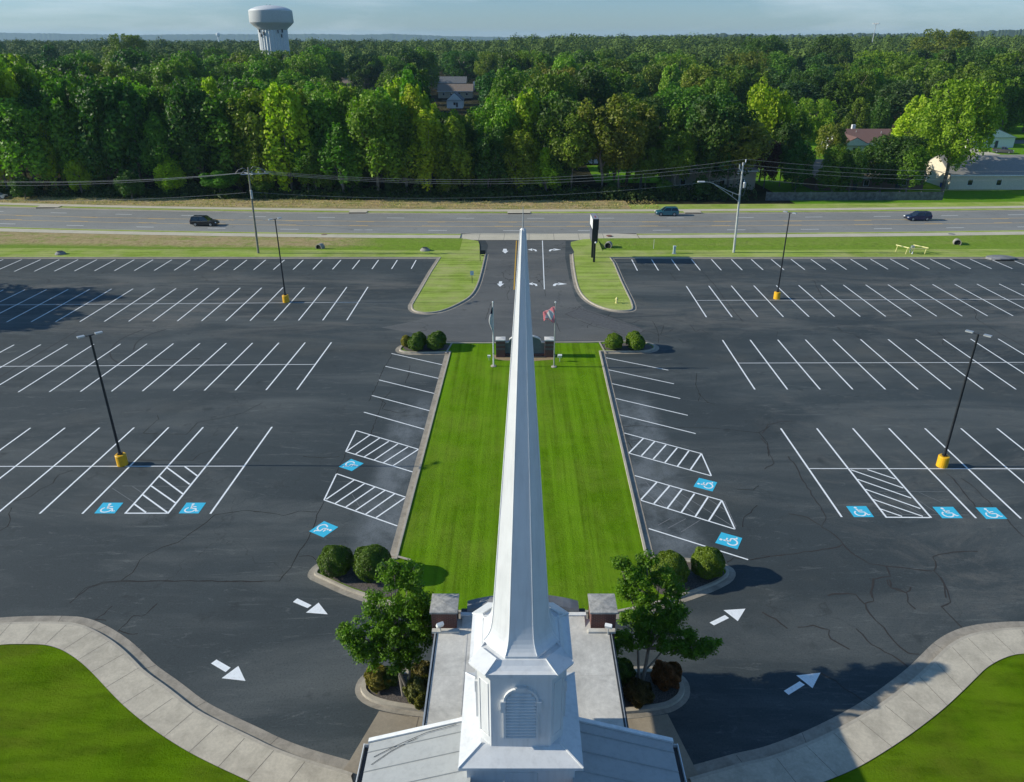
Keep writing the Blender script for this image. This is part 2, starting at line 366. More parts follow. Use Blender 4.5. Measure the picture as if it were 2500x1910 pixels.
# ================================================================ SETTING: ground, lot, road
def K(x): return x * x * (.00060 if x < 0 else .00033)   # gentle bend of the highway
def terr(x, y):
    t = 0.0
    if y > 420: t = min(7.0, (y - 420) * .022)
    if y > 1500: t = 7 - min(1, (y - 1500) / 2500) * 22
    return t
def ground():
    ys = [-120, 0, 60, 100, 130, 149, 153, 170, 185, 200, 240, 300, 360, 420, 480, 560, 650, 740, 900, 1100, 1300, 1500, 1900, 2400, 3200, 4000, 5500, 8500]
    xs = [-7000, -4500, -2500, -1400, -800, -500, -300, -200, -120, -60, 0, 60, 120, 200, 300, 500, 800, 1400, 2500, 4500, 7000]
    mb = MB(); n = len(xs)
    v = [(x, y, (-.9 if y < 150 else -.12) + terr(x, y)) for y in ys for x in xs]
    f = [(j * n + i, j * n + i + 1, (j + 1) * n + i + 1, (j + 1) * n + i) for j in range(len(ys) - 1) for i in range(n - 1)]
    mb.add(v, f); o = mb.build('ground', M['floor']); o['kind'] = 'structure'
ground()
YL = 117.9                                       # far edge of the parking lot
# ---- asphalt: lot + driveway
drive_l = A(620, 480, (1490, 515), (1500, 530), (1940, 400), (1905, 362))
lotpoly = [(-260, 14), (260, 14), (260, YL), (14.5, YL), (12.5, 130.2), (-6.5, 130.2), (-8.9, YL), (-260, YL)]
filled('parking_lot', lotpoly, 0.0, M['lot'])
# driveway throat: older, greyer surface laid as its own sheet
dr = [G(*p) for p in ((1185, 587), (1381, 588), (1380, 630), (1392, 690), (1408, 735), (1440, 765), (1500, 790), (1545, 820), (1590, 835), (1448, 832), (1100, 834), (1000, 812), (930, 800), (1010, 785), (1090, 760), (1150, 715), (1180, 650), (1192, 600))]
filled('driveway', XY(dr), .004, M['drive'])
# ---- highway band helper
def band(name, y0, y1, z, mat, x0=-330, x1=330, step=6, kind='structure'):
    mb = MB(); n = int((x1 - x0) / step) + 1; v = []
    for i in range(n):
        x = x0 + (x1 - x0) * i / (n - 1); v += [(x, y0 + K(x), z), (x, y1 + K(x), z)]
    mb.add(v, [(2 * i, 2 * i + 2, 2 * i + 3, 2 * i + 1) for i in range(n - 1)])
    o = mb.build(name, mat)
    if kind: o['kind'] = kind
    return o
band('highway', 134.9, 151.2, 0.02, M['road'])
def kerbline(name, y, s, x0=-330, x1=330):
    mb = MB(); n = int((x1 - x0) / 6) + 1; v = []
    prof = [(0, .03), (.45, .035), (.48, .15), (.64, .15), (.66, .10)]
    for i in range(n):
        x = x0 + (x1 - x0) * i / (n - 1); v += [(x, y + s * d + K(x), z) for d, z in prof]
    f = []
    for i in range(n - 1):
        for k in range(4):
            q = (5 * i + k, 5 * i + 5 + k, 5 * i + 6 + k, 5 * i + k + 1); f.append(q if s > 0 else q[::-1])
    mb.add(v, f); o = mb.build(name, M['kerb']); o['kind'] = 'structure'
kerbline('kerb', 151.2, 1); kerbline('kerb', 134.9, -1, -330, -9.5); kerbline('kerb', 134.9, -1, 22, 330)
band('grass_strip', 151.9, 153.3, .13, M['verge']); band('grass_strip', 133.2, 134.3, .13, M['verge'], -330, -9.5, 5); band('grass_strip', 133.2, 134.3, .13, M['verge'], 22, 330, 5)
band('sidewalk', 153.3, 155.3, .16, M['walk2']); band('sidewalk', 130.9, 133.2, .16, M['walk2'], -330, -9.5, 5); band('sidewalk', 130.9, 133.2, .16, M['walk2'], 22, 330, 5)
o = filled('driveway_apron', [(-9.5, 130.9), (-7, 130.1), (13, 130.1), (22, 130.9), (22, 134.5), (18, 134.92), (-7, 134.92), (-9.5, 134.5)], .045, M['walk2'])
jo = MB()
for x in (-6.2, -1.8, 2.6, 7.0, 11.4, 15.8): jo.strip([(x, 130.12), (x + .1, 134.9)], .06, .05)
o = jo.build('sidewalk_joint', M['joint']); o['kind'] = 'structure'
# painted lane lines
mk = MB()
def dash(y, x_start, w, period, ln, z, mb, x0=-320, x1=320):
    x = x_start - period * math.ceil((x_start - x0) / period)
    while x < x1:
        mb.strip([(x + ln * k / 2, y + K(x + ln * k / 2)) for k in range(3)], w, z); x += period
dash(137.35, 25.4, .20, 13.7, 3.4, .028, mk); dash(147.65, 2.5, .20, 13.7, 3.4, .028, mk)
o = mk.build('lane_marking', M['roadwhite']); o['kind'] = 'structure'
mk = MB()
dash(140.92, 9.9, .16, 13.6, 3.45, .028, mk); dash(144.2, 10.8, .16, 13.7, 3.45, .028, mk)
for y in (140.55, 144.57): mk.strip([(x, y + K(x)) for x in range(-320, 321, 5)], .14, .028)
o = mk.build('lane_marking', M['yellow']); o['kind'] = 'structure'
# far storm-drain hoods (pale slab with a dark slot)
for i, (u, v, w, lab) in enumerate(((107, 512, 4.6, 'storm drain inlet in the far kerb nearest the left edge of the photo'), (872, 522.5, 3.6, 'storm drain inlet in the far kerb below the tall wood, left of the driveway'),
        (1267, 522.5, 4.6, 'storm drain inlet in the far kerb just behind the steeple tip'), (1690, 520, 3.4, 'storm drain inlet in the far kerb behind the teal car'))):
    x, y, _ = G(u, v); y = 151.25 + K(x)
    e = empty('storm_drain', (x, y, 0), 0, lab, 'storm drain', 'storm drains in the far kerb')
    MB().box(-w / 2, w / 2, .30, 2.0, .20, .235).build('cover_slab', M['walk2'], e)
    MB().box(-w / 2 + .1, w / 2 - .1, .22, .32, .0, .20).build('inlet_slot', M['hole'], e)
# ---- verges between lot and highway
def ditch(name, x0, x1, mat):
    prof = [(YL + .75, .10), (121.5, .10), (123.6, .05), (124.8, -.25), (126.2, -.42), (127.2, -.25), (129.0, .0), (130.9, .14)]
    mb = MB(); n = int(abs(x1 - x0) / 1.5) + 1; v = []; m = 4; fr = []
    for i in range(n):
        x = x0 + (x1 - x0) * i / (n - 1); k = K(x)
        pts = []
        for j in range(len(prof) - 1):
            for q in range(m):
                t = q / m; pts.append((prof[j][0] + (prof[j + 1][0] - prof[j][0]) * t, prof[j][1] + (prof[j + 1][1] - prof[j][1]) * t))
        pts.append(prof[-1])
        for y, z in pts:
            f = max(0, (y - YL - .75) / (130.9 - YL - .75)); edge = 0 if f > .98 or f < .02 else 1
            fr.append(f); v.append((x, y + k * f, z + edge * (.05 if y > 123.5 else .02) * math.sin(x * 1.3 + y * 2.1) * math.cos(x * .47 - y)))
    c = len(prof) * m - m + 1
    f = []; mi = []
    for i in range(n - 1):
        for j in range(c - 1):
            f.append((i * c + j, i * c + c + j, i * c + c + j + 1, i * c + j + 1)); mi.append(0 if j < 7 else 1)
    mb.add(v, f); mb.m = mi
    o = mb.build(name, [M['verge'], M['bank']], smooth=True); o['kind'] = 'structure'
    at = o.data.attributes.new('across', 'FLOAT', 'POINT'); at.data.foreach_set('value', fr)
ditch('grass_verge', -330, -9.0, None); ditch('grass_verge', 14.6, 330, None)
# grass tongues beside the driveway, kerbed
def kerb(name, pts, gw=.42, kw=.17, h=.14, closed=False, sm=0, zin=.05, side=1, mats=('gut', 'kerb')):
    P = smooth(pts, sm, closed) if sm else XY(pts)
    prof = [(0, .010), (gw, .014), (gw + .03, h), (gw + .03 + kw, h), (gw + .05 + kw, zin)]
    rings = [offset(P, side * d, closed) for d, _ in prof]
    mb = MB(); n = len(P); v = []; f = []; mi = []
    for i in range(n): v += [(rings[k][i][0], rings[k][i][1], prof[k][1]) for k in range(5)]
    for i in range(n if closed else n - 1):
        a = i * 5; b = ((i + 1) % n) * 5
        for k in range(4):
            q = (a + k, b + k, b + k + 1, a + k + 1); f.append(q if side > 0 else q[::-1]); mi.append(0 if k == 0 else 1)
    mb.add(v, f); mb.m = mi
    o = mb.build(name, [M[mats[0]], M[mats[1]]]); o['kind'] = 'structure'
    return rings[4], rings[3], rings[2]
# left tongue (kerb runs clockwise: lot corner -> nose -> driveway), inside is on the left
lt = A(620, 480, (1440, 512), (1497, 510), (1425, 620), (1340, 765), (1262, 895), (1262, 930), (1300, 958), (1380, 970), (1460, 969), (1570, 950), (1700, 893), (1805, 830), (1860, 745), (1895, 620), (1925, 475))
ltp = [lt[1]] + smooth(lt[2:5], 1)[0:1] + [lt[3]] + smooth(lt[4:], 2)
inn, _, _ = kerb('kerb', [(-330, YL), (-330 + 1, YL)] + [(lt[1][0] - .0, YL)] + [p[:2] if len(p) > 2 else p for p in ltp[1:]], h=.15)
filled('grass_verge', [p for p in inn[2:]] + [(-5.6, 121), (-5.9, 127), (-6.2, 129.2), (-8.5, 130.8), (-9.0, 130.9), (-9.0, YL + .7), (inn[2][0], YL + .75)], .102, M['verge'])
rt = A(1240, 480, (505, 475), (510, 560), (530, 700), (560, 790), (620, 860), (720, 915), (850, 950), (960, 955), (1040, 945), (1060, 920), (1040, 860), (960, 700), (893, 545), (870, 515))
rtp = smooth(rt[:11], 2)[:-1] + XY(rt[10:13]) + [(rt[13][0], YL)]
inn2, _, _ = kerb('kerb', rtp + [(330, YL)], side=1, h=.15)
filled('grass_verge', [p for p in inn2[:-1]] + [(inn2[-2][0], YL + .75), (14.6, YL + .75), (14.6, 130.9), (12.2, 130.6), (9.8, 128.5), (9.6, 126), (9.9, 122)], .102, M['verge'])
# ---- central block: lawn with an island at each corner
cb_px = [(1096, 836), (1050, 833), (1000, 836), (972, 845), (963, 856), (972, 864), (1010, 868), (1086, 866), (951, 1356), (870, 1360), (800, 1364), (768, 1379), (751, 1398), (751, 1413), (775, 1424), (834, 1451.7), (876, 1466.6), (960, 1493), (1048, 1512),
         (1510, 1512), (1570, 1500), (1630, 1484), (1716, 1456), (1775, 1430), (1796, 1412), (1796, 1393), (1776, 1379), (1746, 1371), (1686, 1362), (1597, 1360), (1477, 864.5), (1560, 864.5), (1600, 861), (1613, 850), (1597, 838.7), (1565, 833.5), (1510, 831.5), (1448, 834)]
cb = [G(*p)[:2] for p in cb_px]
def soft(P, keep):                         # smooth a closed outline but keep some corners
    out = []; n = len(P)
    for i, p in enumerate(P):
        if i in keep: out.append(p); continue
        a, b, c = Vector(P[i - 1]), Vector(p), Vector(P[(i + 1) % n])
        out += [tuple(b.lerp(a, .28)), tuple(b * .75 + (a + c) * .125), tuple(b.lerp(c, .28))]
    return out
cbs = soft(cb, {0, 7, 8, 18, 19, 29, 30, 37})
inner, _, _ = kerb('kerb', cbs, closed=True, h=.17, zin=.07)
filled('lawn', inner, .085, M['lawn'])
def bed(pts, z=.10): 
    o = filled('planting_bed', smooth(pts, 1, True), z, M['mulch']); return o
bed([G(*p) for p in ((985, 845), (1010, 840), (1095, 841), (1098, 852), (1085, 859), (1010, 861), (985, 857))])
bed([G(*p) for p in ((1466, 840), (1530, 838), (1580, 841), (1597, 850), (1580, 857), (1490, 858), (1466, 852))])
bed([G(*p) for p in ((795, 1378), (870, 1372), (960, 1370), (985, 1382), (985, 1420), (960, 1468), (880, 1445), (800, 1412), (775, 1396))])
bed([G(*p) for p in ((1586, 1376), (1690, 1374), (1765, 1392), (1770, 1408), (1716, 1436), (1620, 1462), (1590, 1430))])
# kerbs that part the lawn from the corner beds
for a, b in (((1088, 866), (1104, 840)), ((1477, 864), (1463, 838)), ((953, 1358), (1002, 1372)), ((1597, 1360), (1574, 1384))):
    mb = MB(); pa, pb = G(*a), G(*b); mb.strip([pa, pb], .2, .16); o = mb.build('kerb', M['kerb']); o['kind'] = 'structure'
# ---- entry islands beside the canopy
li = [G(*p)[:2] for p in ((1050, 1632), (960, 1630), (905, 1637), (878, 1654), (866, 1678), (868, 1700), (888, 1720), (927, 1735), (980, 1745), (1050, 1753))]
ri = [G(*p)[:2] for p in ((1560, 1753), (1630, 1743), (1657, 1731.5), (1681, 1711), (1686.6, 1684), (1678, 1660), (1657, 1643), (1618, 1627), (1567, 1626), (1495, 1632), (1495, 1758))]
for P, kp in ((li, {0, 9}), (ri, {9, 10, 0})):
    i4, _, _ = kerb('kerb', soft(P, kp), gw=.30, kw=.26, closed=True, h=.17, zin=.08)
    filled('planting_bed', i4, .09, M['mulch'])
# ---- concrete apron before the doors
ap = [G(*p)[:2] for p in ((926, 1736), (980, 1746), (1050, 1754), (1495, 1759), (1560, 1754), (1630, 1744), (1693, 1868), (1710, 1905), (1730, 1990), (800, 1990), (835, 1885), (853, 1858))]
filled('pavement', ap, .014, M['apron'])
jo = MB()
for a, b in (((1022, 1752), (1013, 1790)), ((927, 1737), (1000, 1751)), ((1006, 1750), (1035, 1752))): jo.strip([G(*a), G(*b)], .025, .02)
# ---- front walks with kerb and gutter
T0 = (0, 1410); T1 = (620, 1410); T2 = (1860, 1410); T3 = (1240, 1410)
lo = A(*T0, (-900, 560), (-400, 360), (0, 330), (200, 318), (510, 315), (700, 325), (880, 395), (1060, 510), (1200, 640), (1275, 720), (1480, 860), (1680, 1020), (1900, 1130), (2150, 1245)) + A(*T1, (200, 1312), (400, 1390), (600, 1450), (780, 1500), (870, 1530))
lin = A(*T0, (-900, 900), (-400, 620), (0, 548), (200, 545), (360, 550), (430, 565), (520, 598), (640, 675), (750, 775), (870, 905), (1000, 1040), (1150, 1168), (1340, 1305), (1550, 1435), (1790, 1555), (2030, 1665), (2200, 1745), (2500, 1880), (2850, 2020), (3000, 2070), z=.15)
ro = (A(*T2, (3000, 560), (2500, 385), (2150, 357), (1850, 372), (1640, 410), (1500, 470), (1400, 540), (1300, 640), (1200, 740), (1060, 850), (830, 1015), (600, 1145), (330, 1275), (0, 1400)) + A(*T3, (1870, 1440), (1700, 1490), (1520, 1540), (1430, 1565)))
rin = A(*T2, (3000, 950), (2500, 640), (2150, 618), (2000, 650), (1850, 730), (1750, 830), (1650, 930), (1500, 1070), (1350, 1190), (1200, 1300), (1060, 1395), (850, 1525), (700, 1600), (500, 1680), (200, 1800), (-200, 1950), (-500, 2050), z=.15)
for outp, inp, side, nm in ((lo, lin, -1, 'L'), (ro, rin, 1, 'R')):
    O = smooth(outp, 2); I = smooth(inp, 2)
    r4, r3, r2 = kerb('kerb', O, gw=.62, kw=.17, h=.15, side=side, zin=.148, mats=('gut', 'kerb'))
    filled('sidewalk', list(r3) + I[::-1], .153, M['walk'])
    def samp(P, t):
        P = [Vector(p[:2]) for p in P]; l = [(P[i + 1] - P[i]).length for i in range(len(P) - 1)]; d = t * sum(l)
        for i, k in enumerate(l):
            if d <= k: return P[i].lerp(P[i + 1], d / k)
            d -= k
        return P[-1]
    pairs = []
    if nm == 'L':
        TT = [((95, 372), (-40, 520)), ((325, 378), (180, 540)), ((545, 388), (370, 551)), ((755, 442), (520, 592)), ((890, 525), (640, 677)), ((1017, 627), (752, 777)), ((1137, 742), (870, 902)), ((1265, 877), (1000, 1042)), ((1417, 990), (1155, 1170)), ((1590, 1100), (1345, 1307)), ((1788, 1212), (1550, 1434)), ((2005, 1320), (1790, 1554)), ((2245, 1420), (2030, 1664)), ((2500, 1512), (2290, 1785))]
        pairs = [A(*T0, a, b, z=.15) for a, b in TT]
        gj = [((510, 315), (470, 378)), ((885, 395), (785, 435)), ((1277, 722), (1165, 757)), ((1685, 1022), (1580, 1080)), ((2282, 1312), (2200, 1388))]
    else:
        TT = [((2130, 432), (2240, 610)), ((1885, 450), (2075, 630)), ((1690, 497), (1905, 705)), ((1560, 570), (1775, 800)), ((1430, 700), (1650, 933)), ((1295, 818), (1520, 1050)), ((1160, 935), (1410, 1145)), ((1010, 1050), (1260, 1255)), ((800, 1172), (1070, 1392)), ((590, 1278), (850, 1526)), ((365, 1382), (620, 1630)), ((120, 1482), (330, 1745))]
        pairs = [A(*T2, a, b, z=.15) for a, b in TT]
        gj = [((1400, 540), (1500, 600)), ((830, 1015), (925, 1075)), ((330, 1275), (370, 1375)), ((-210, 1460), (-130, 1560))]
    jm = MB()
    for a, b in pairs: jm.strip([a, b], .022, .157)
    jm.cur = 0
    o = jm.build('sidewalk_joint', M['joint']); o['kind'] = 'structure'
    jm = MB()
    for a, b in gj:
        P = A(*(T0 if nm == 'L' else T2), a, b); jm.strip(P, .03, .016)
    o = jm.build('gutter_joint', M['joint']); o['kind'] = 'structure'
    if nm == 'L': filled('lawn', I + [G(1200, 2400)[:2], (-90, 12), (-110, 30)], .115, M['lawn2'])
    else: filled('lawn', I + [(8, 12), (110, 12), (130, 30)], .115, M['lawn2'])
o = jo.build('pavement_joint', M['joint']); o['kind'] = 'structure'
# ---- far side ground covers
def sheet(name, pts, z, mat): return filled(name, pts, z, mat)
sheet('dry_grass_bank', [(x, 155.3 + K(x)) for x in range(-330, 25, 6)] + [(x, (165.5 + 1.2 * math.sin(x * .21)) + K(x) * .8) for x in range(24, -331, -6)], .12, M['dry'])
sheet('grass_strip', [(x, 155.3 + K(x)) for x in range(24, 331, 6)] + [(x, 160.5 + K(x) * .8) for x in range(330, 23, -6)], .12, M['verge'])
sheet('yard_lawn', [(60, 158), (88, 159), (116, 164), (150, 166), (330, 190), (330, 330), (160, 330), (60, 270), (58, 200)], .0, M['yard'])
sheet('yard_lawn', [(20, 188), (52, 186), (58, 215), (20, 215)], .02, M['yard'])
sheet('street', [(118, 262), (330, 262), (330, 272), (118, 272)], .05, M['road'])
sheet('street', [(140, 226), (147, 226), (146, 262), (139, 262)], .05, M['walk2'])
sheet('street', [(20, 218), (60, 220), (60, 228), (20, 226)], .06, M['walk2'])
# ================================================================ painted markings
wm = MB(); ZP = .009
def seg(a, b, w=.15, z=ZP, mb=None): (mb or wm).strip([a, b], w, z)
def row(tf, first, tl, last, n, lo_ext=0, hi_ext=0):
    f0, f1 = A(*tf[0], first[0])[0], A(*tf[1], first[1])[0]; l0, l1 = A(*tl[0], last[0])[0], A(*tl[1], last[1])[0]
    out = []
    for i in range(-lo_ext, n + hi_ext):
        t = i / (n - 1)
        a = tuple(f0[k] + (l0[k] - f0[k]) * t for k in (0, 1)); b = tuple(f1[k] + (l1[k] - f1[k]) * t for k in (0, 1))
        seg(a, b); out.append((a, b))
    return out
t0, t1, t2, t3 = (0, 480), (620, 480), (1240, 480), (1860, 480)
b0, b1, b2, b3 = (0, 960), (620, 960), (1240, 960), (1860, 960)
row((t0, t0), ((333, 518), (118, 615)), (t1, t1), ((1330, 522), (1290, 593)), 21, 12)
rB = row((t0, t0), ((560, 762), (55, 1030)), (t1, t1), ((935, 742), (762, 1015)), 15, 10)
rC = row((t0, t0), ((770, 1212), (150, 1605)), (t1, t1), ((635, 1197), (352, 1585)), 10, 10)
rD = row((b0, b0), ((1100, 283), (325, 990)), (b1, b0), ((148, 278), (1725, 990)), 5, 10)
rA2 = row((t2, t2), ((1015, 517), (1062, 608)), (t3, t3), ((1868, 512), (2053, 592)), 19, 0, 12)
rB2 = row((t2, t2), ((1463, 735), (1628, 990)), (t3, t3), ((1582, 720), (2060, 980)), 13, 0, 10)
rC2 = row((t2, t2), ((1760, 1178), (2025, 1583)), (t3, t3), ((1487, 1170), (2083, 1582)), 9, 0, 10)
rD2 = row((b3, b3), ((155, 290), (655, 1017)), (b3, b3), ((1337, 290), (2125, 1030)), 5, 0, 10)
def spine(a, b, ext):
    d = Vector((b[0] - a[0], b[1] - a[1])).normalized() * abs(ext)
    if ext < 0: seg((a[0] - d.x, a[1] - d.y), b, .10, ZP + .002)
    else: seg(a, (b[0] + d.x, b[1] + d.y), .10, ZP + .002)
spine(A(*t0, (0, 890))[0], A(*t1, (850, 868))[0], -32); spine(A(*t0, (0, 1394))[0], A(*t1, (500, 1378))[0], -32); spine(A(*b0, (0, 602))[0], A(*b0, (1997, 600))[0], -32)
spine(A(*t2, (1547, 853))[0], A(*t3, (2150, 843))[0], 32); spine(A(*t2, (1885, 1367))[0], A(*t3, (2150, 1361))[0], 32); spine(A(*b3, (385, 620))[0], A(*b3, (2150, 622))[0], 32)
def segs(tile, lst, w=.115, z=ZP, mb=None):
    for a, b in lst:
        p, q = A(*tile, a, b); seg(p, q, w, z, mb)
segs(t1, [((1128, 1288), (1550, 1382)), ((1078, 1393), (1518, 1493)), ((1025, 1505), (1482, 1617))])
segs(b1, [((967, 20), (1445, 147)), ((903, 157), (1403, 299)), ((838, 308), (1350, 462)), ((753, 480), (1303, 648)), ((838, 308), (753, 480)), ((678, 662), (1245, 855)), ((575, 877), (1175, 1090)), ((678, 662), (575, 877))])
segs(b1, [((950, 345), (765, 475)), ((1030, 370), (835, 500)), ((1105, 397), (905, 524)), ((1180, 418), (985, 550)), ((1262, 443), (1062, 572)), ((1345, 465), (1143, 595)), ((820, 715), (592, 872)), ((905, 745), (668, 905)), ((990, 772), (755, 934)), ((1072, 800), (835, 962)), ((1152, 828), (918, 993)), ((1235, 862), (1003, 1022))], .13, ZP + .002)
segs(t2, [((800, 1322), (1315, 1425)), ((825, 1422), (1362, 1537)), ((852, 1535), (1413, 1658))])
segs(b2, [((880, 44), (1475, 183)), ((913, 178), (1540, 333)), ((953, 328), (1587, 497)), ((993, 493), (1668, 680)), ((1587, 497), (1668, 680)), ((1040, 677), (1755, 882)), ((1090, 880), (1862, 1117)), ((1755, 882), (1862, 1117)), ((1155, 1112), (1970, 1367))])
segs(b2, [((1110, 373), (993, 492)), ((1203, 398), (1095, 515)), ((1297, 425), (1192, 542)), ((1387, 451), (1288, 570)), ((1483, 476), (1390, 602)), ((1585, 500), (1497, 628)), ((1220, 733), (1090, 875)), ((1325, 763), (1198, 907)), ((1425, 793), (1308, 944)), ((1530, 826), (1420, 982)), ((1640, 855), (1537, 1014)), ((1752, 885), (1648, 1047))], .13, ZP + .002)
segs(b0, [((1030, 986), (1378, 986)), ((1515, 603), (1618, 680)), ((1370, 612), (1557, 750)), ((1308, 685), (1500, 828)), ((1240, 762), (1440, 902)), ((1172, 835), (1372, 980)), ((1103, 912), (1197, 980))], .13, ZP + .002)
segs(b3, [((1013, 1019), (1378, 1022)), ((865, 628), (1095, 705)), ((730, 630), (1160, 780)), ((785, 708), (1225, 862)), ((850, 790), (1300, 948)), ((910, 872), (1320, 1012)), ((970, 950), (1150, 1012))], .13, ZP + .002)
o = wm.build('parking_line', M['white']); o['kind'] = 'structure'
# ghosts of older, faded striping
wm = MB()
segs(b2, [((1110, 700), (1300, 940)), ((1210, 760), (1590, 1030)), ((1360, 790), (1840, 1090)), ((1640, 865), (1820, 985)), ((1080, 785), (1300, 945)), ((1775, 885), (1870, 1100)), ((1765, 890), (1850, 1090)), ((1330, 1030), (1230, 1085)), ((1460, 1030), (1310, 1110)), ((1580, 1040), (1420, 1140))], .07, .006, wm)
segs(b3, [((930, 805), (1530, 810)), ((980, 995), (1700, 1000)), ((1290, 815), (1480, 900)), ((1240, 850), (1430, 980)), ((1000, 820), (1320, 1000)), ((890, 830), (1150, 990))], .06, .006, wm)
segs(b0, [((920, 780), (1120, 910)), ((1085, 765), (1230, 860)), ((1000, 762), (1560, 766)), ((1180, 943), (1440, 945))], .05, .006, wm)
segs(b1, [((805, 830), (900, 985)), ((1010, 905), (1130, 1060)), ((1150, 870), (1215, 950))], .05, .006, wm)
o = wm.build('faded_parking_line', M['faded']); o['kind'] = 'structure'
# driveway lines
wm = MB(); segs(t2, [((283, 362), (299, 762))], .13, .012, wm); o = wm.build('driveway_line', M['white']); o['kind'] = 'structure'
wm = MB(); segs(t2, [((70, 362), (50, 765)), ((91, 362), (70, 765))], .13, .012, wm); o = wm.build('driveway_line', M['yline']); o['kind'] = 'structure'
# ---- wheelchair symbols: blue square, white figure on it
def symbol(tile, corners, label, group):
    bl, br, tr, tl = A(*tile, *corners)
    cx = sum(p[0] for p in (bl, br, tr, tl)) / 4; cy = sum(p[1] for p in (bl, br, tr, tl)) / 4
    def q(s, t):
        return tuple(bl[k] * (1 - s) * (1 - t) + br[k] * s * (1 - t) + tr[k] * s * t + tl[k] * (1 - s) * t - (cx, cy)[k] for k in (0, 1))
    mb = MB(); mb.flat([q(0, 0), q(1, 0), q(1, 1), q(0, 1)], 0)
    o = mb.build('wheelchair_symbol', M['cyan']); o.location = (cx, cy, .013); tag(o, label, 'painted symbol', group)
    f = MB(); 
    def poly(pts): f.flat([q(*p) for p in pts], .004)
    poly([(.40 + .075 * math.cos(a * math.pi / 6), .85 + .075 * math.sin(a * math.pi / 6)) for a in range(12)])
    def stroke(P, w):
        P = [Vector(p) for p in P]; Lp = []; Rp = []
        for i, p in enumerate(P):
            d = (P[min(i + 1, len(P) - 1)] - P[max(i - 1, 0)]).normalized(); n = Vector((-d.y, d.x)) * w / 2; Lp.append(p + n); Rp.append(p - n)
        for i in range(len(P) - 1): f.flat([q(*Lp[i]), q(*Rp[i]), q(*Rp[i + 1]), q(*Lp[i + 1])], .004 + .0002 * (i % 2))
    stroke([(.41, .74), (.46, .46)], .10); stroke([(.43, .62), (.66, .62)], .07); stroke([(.44, .46), (.69, .45), (.80, .20), (.90, .24)], .08)
    stroke([(.44 + .25 * math.cos(math.radians(a)), .34 + .23 * math.sin(math.radians(a))) for a in range(125, 361, 18)], .075)
    w = f.build('wheelchair_figure', M['white'], o)
    return o
gs = 'blue wheelchair symbols painted on the asphalt'
symbol(b0, ((773, 988), (940, 988), (1012, 900), (845, 900)), 'blue wheelchair symbol left of the hatched box beneath the left yellow-based lamp', gs)
symbol(b0, ((1465, 988), (1628, 988), (1690, 900), (1530, 900)), 'blue wheelchair symbol between the left hatched box and the end line of its row', gs)
symbol(b3, ((755, 1018), (920, 1018), (855, 928), (690, 928)), 'blue wheelchair symbol left of the right hatched box near the right lamp', gs)
symbol(b3, ((1480, 1028), (1648, 1027), (1568, 934), (1398, 934)), 'blue wheelchair symbol just right of the right hatched box', gs)
symbol(b3, ((1840, 1034), (2013, 1033), (1920, 939), (1752, 939)), 'blue wheelchair symbol nearest the right edge of the photo', gs)
symbol(b1, ((797, 541), (695, 605), (803, 641), (900, 577)), 'sideways blue wheelchair symbol left of the lawn, crossed by the lamp shadow', gs)
symbol(b1, ((575, 1051), (452, 1135), (570, 1185), (692, 1100)), 'sideways blue wheelchair symbol above the round shrubs at the left lawn corner', gs)
symbol(b2, ((1678, 808), (1716, 733), (1567, 696), (1522, 768)), 'sideways blue wheelchair symbol between the two hatched boxes right of the lawn', gs)
symbol(b2, ((1882, 1282), (1922, 1190), (1750, 1142), (1700, 1230)), 'sideways blue wheelchair symbol above the round shrubs at the right lawn corner', gs)
# ---- arrows
def arrow(tile, polys, label, group, z=.013):
    P = [A(*tile, *p) for p in polys]; c = P[0][0]
    mb = MB()
    for p in P: mb.flat([(x - c[0], y - c[1]) for x, y, _ in p], 0)
    o = mb.build('direction_arrow', M['white']); o.location = (c[0], c[1], z); tag(o, label, 'painted arrow', group)
ga = 'big white arrows painted on the entrance loop'
arrow(T0, [((1775, 675), (1892, 742), (1850, 778), (1730, 707)), ((1955, 727), (2013, 850), (1818, 828))], 'large white painted arrow beside the curved left sidewalk', ga)
arrow(T1, [((355, 173), (473, 230), (440, 253), (320, 203)), ((530, 208), (605, 304), (427, 290))], 'large white painted arrow left of the leafy tree by the canopy', ga)
arrow(T3, [((1653, 372), (1780, 310), (1813, 335), (1690, 395)), ((1768, 270), (1948, 258), (1885, 360))], 'large white painted arrow in the sun right of the canopy tree', ga)
arrow(T2, [((180, 932), (310, 853), (352, 882), (220, 965)), ((282, 805), (480, 783), (415, 910))], 'large white painted arrow lying in the tree shadow by the right sidewalk', ga)
gb = 'small white arrows painted on the driveway'
arrow(t1, [((2045, 430), (2072, 430), (2076, 449), (2040, 449)), ((2033, 447), (2088, 447), (2060, 468))], 'small straight driveway arrow nearer the road', gb)
arrow(t1, [((2012, 697), (2036, 697), (2032, 718), (2005, 718)), ((1992, 716), (2052, 716), (2018, 741))], 'small straight driveway arrow farther from the road', gb)
arrow(t2, [((337, 450), (337, 440), (350, 434), (385, 432), (385, 439), (358, 441), (352, 450)), ((374, 427), (436, 437), (374, 445))], 'small arrow turning right on the driveway, nearer the road', gb)
arrow(t2, [((369, 735), (372, 722), (388, 714), (422, 713), (422, 721), (396, 724), (390, 735)), ((412, 707), (486, 718), (412, 728))], 'small arrow turning right on the driveway, farther from the road', gb)
arrow(t2, [((222, 450), (238, 450), (234, 438), (205, 430), (205, 438), (220, 442)), ((200, 427), (163, 436), (200, 446))], 'small arrow turning left on the driveway beside the spire, nearer the road', gb)
arrow(t2, [((226, 735), (242, 735), (238, 720), (200, 710), (200, 719), (222, 724)), ((204, 706), (160, 717), (204, 728))], 'small arrow turning left on the driveway beside the spire, farther from the road', gb)
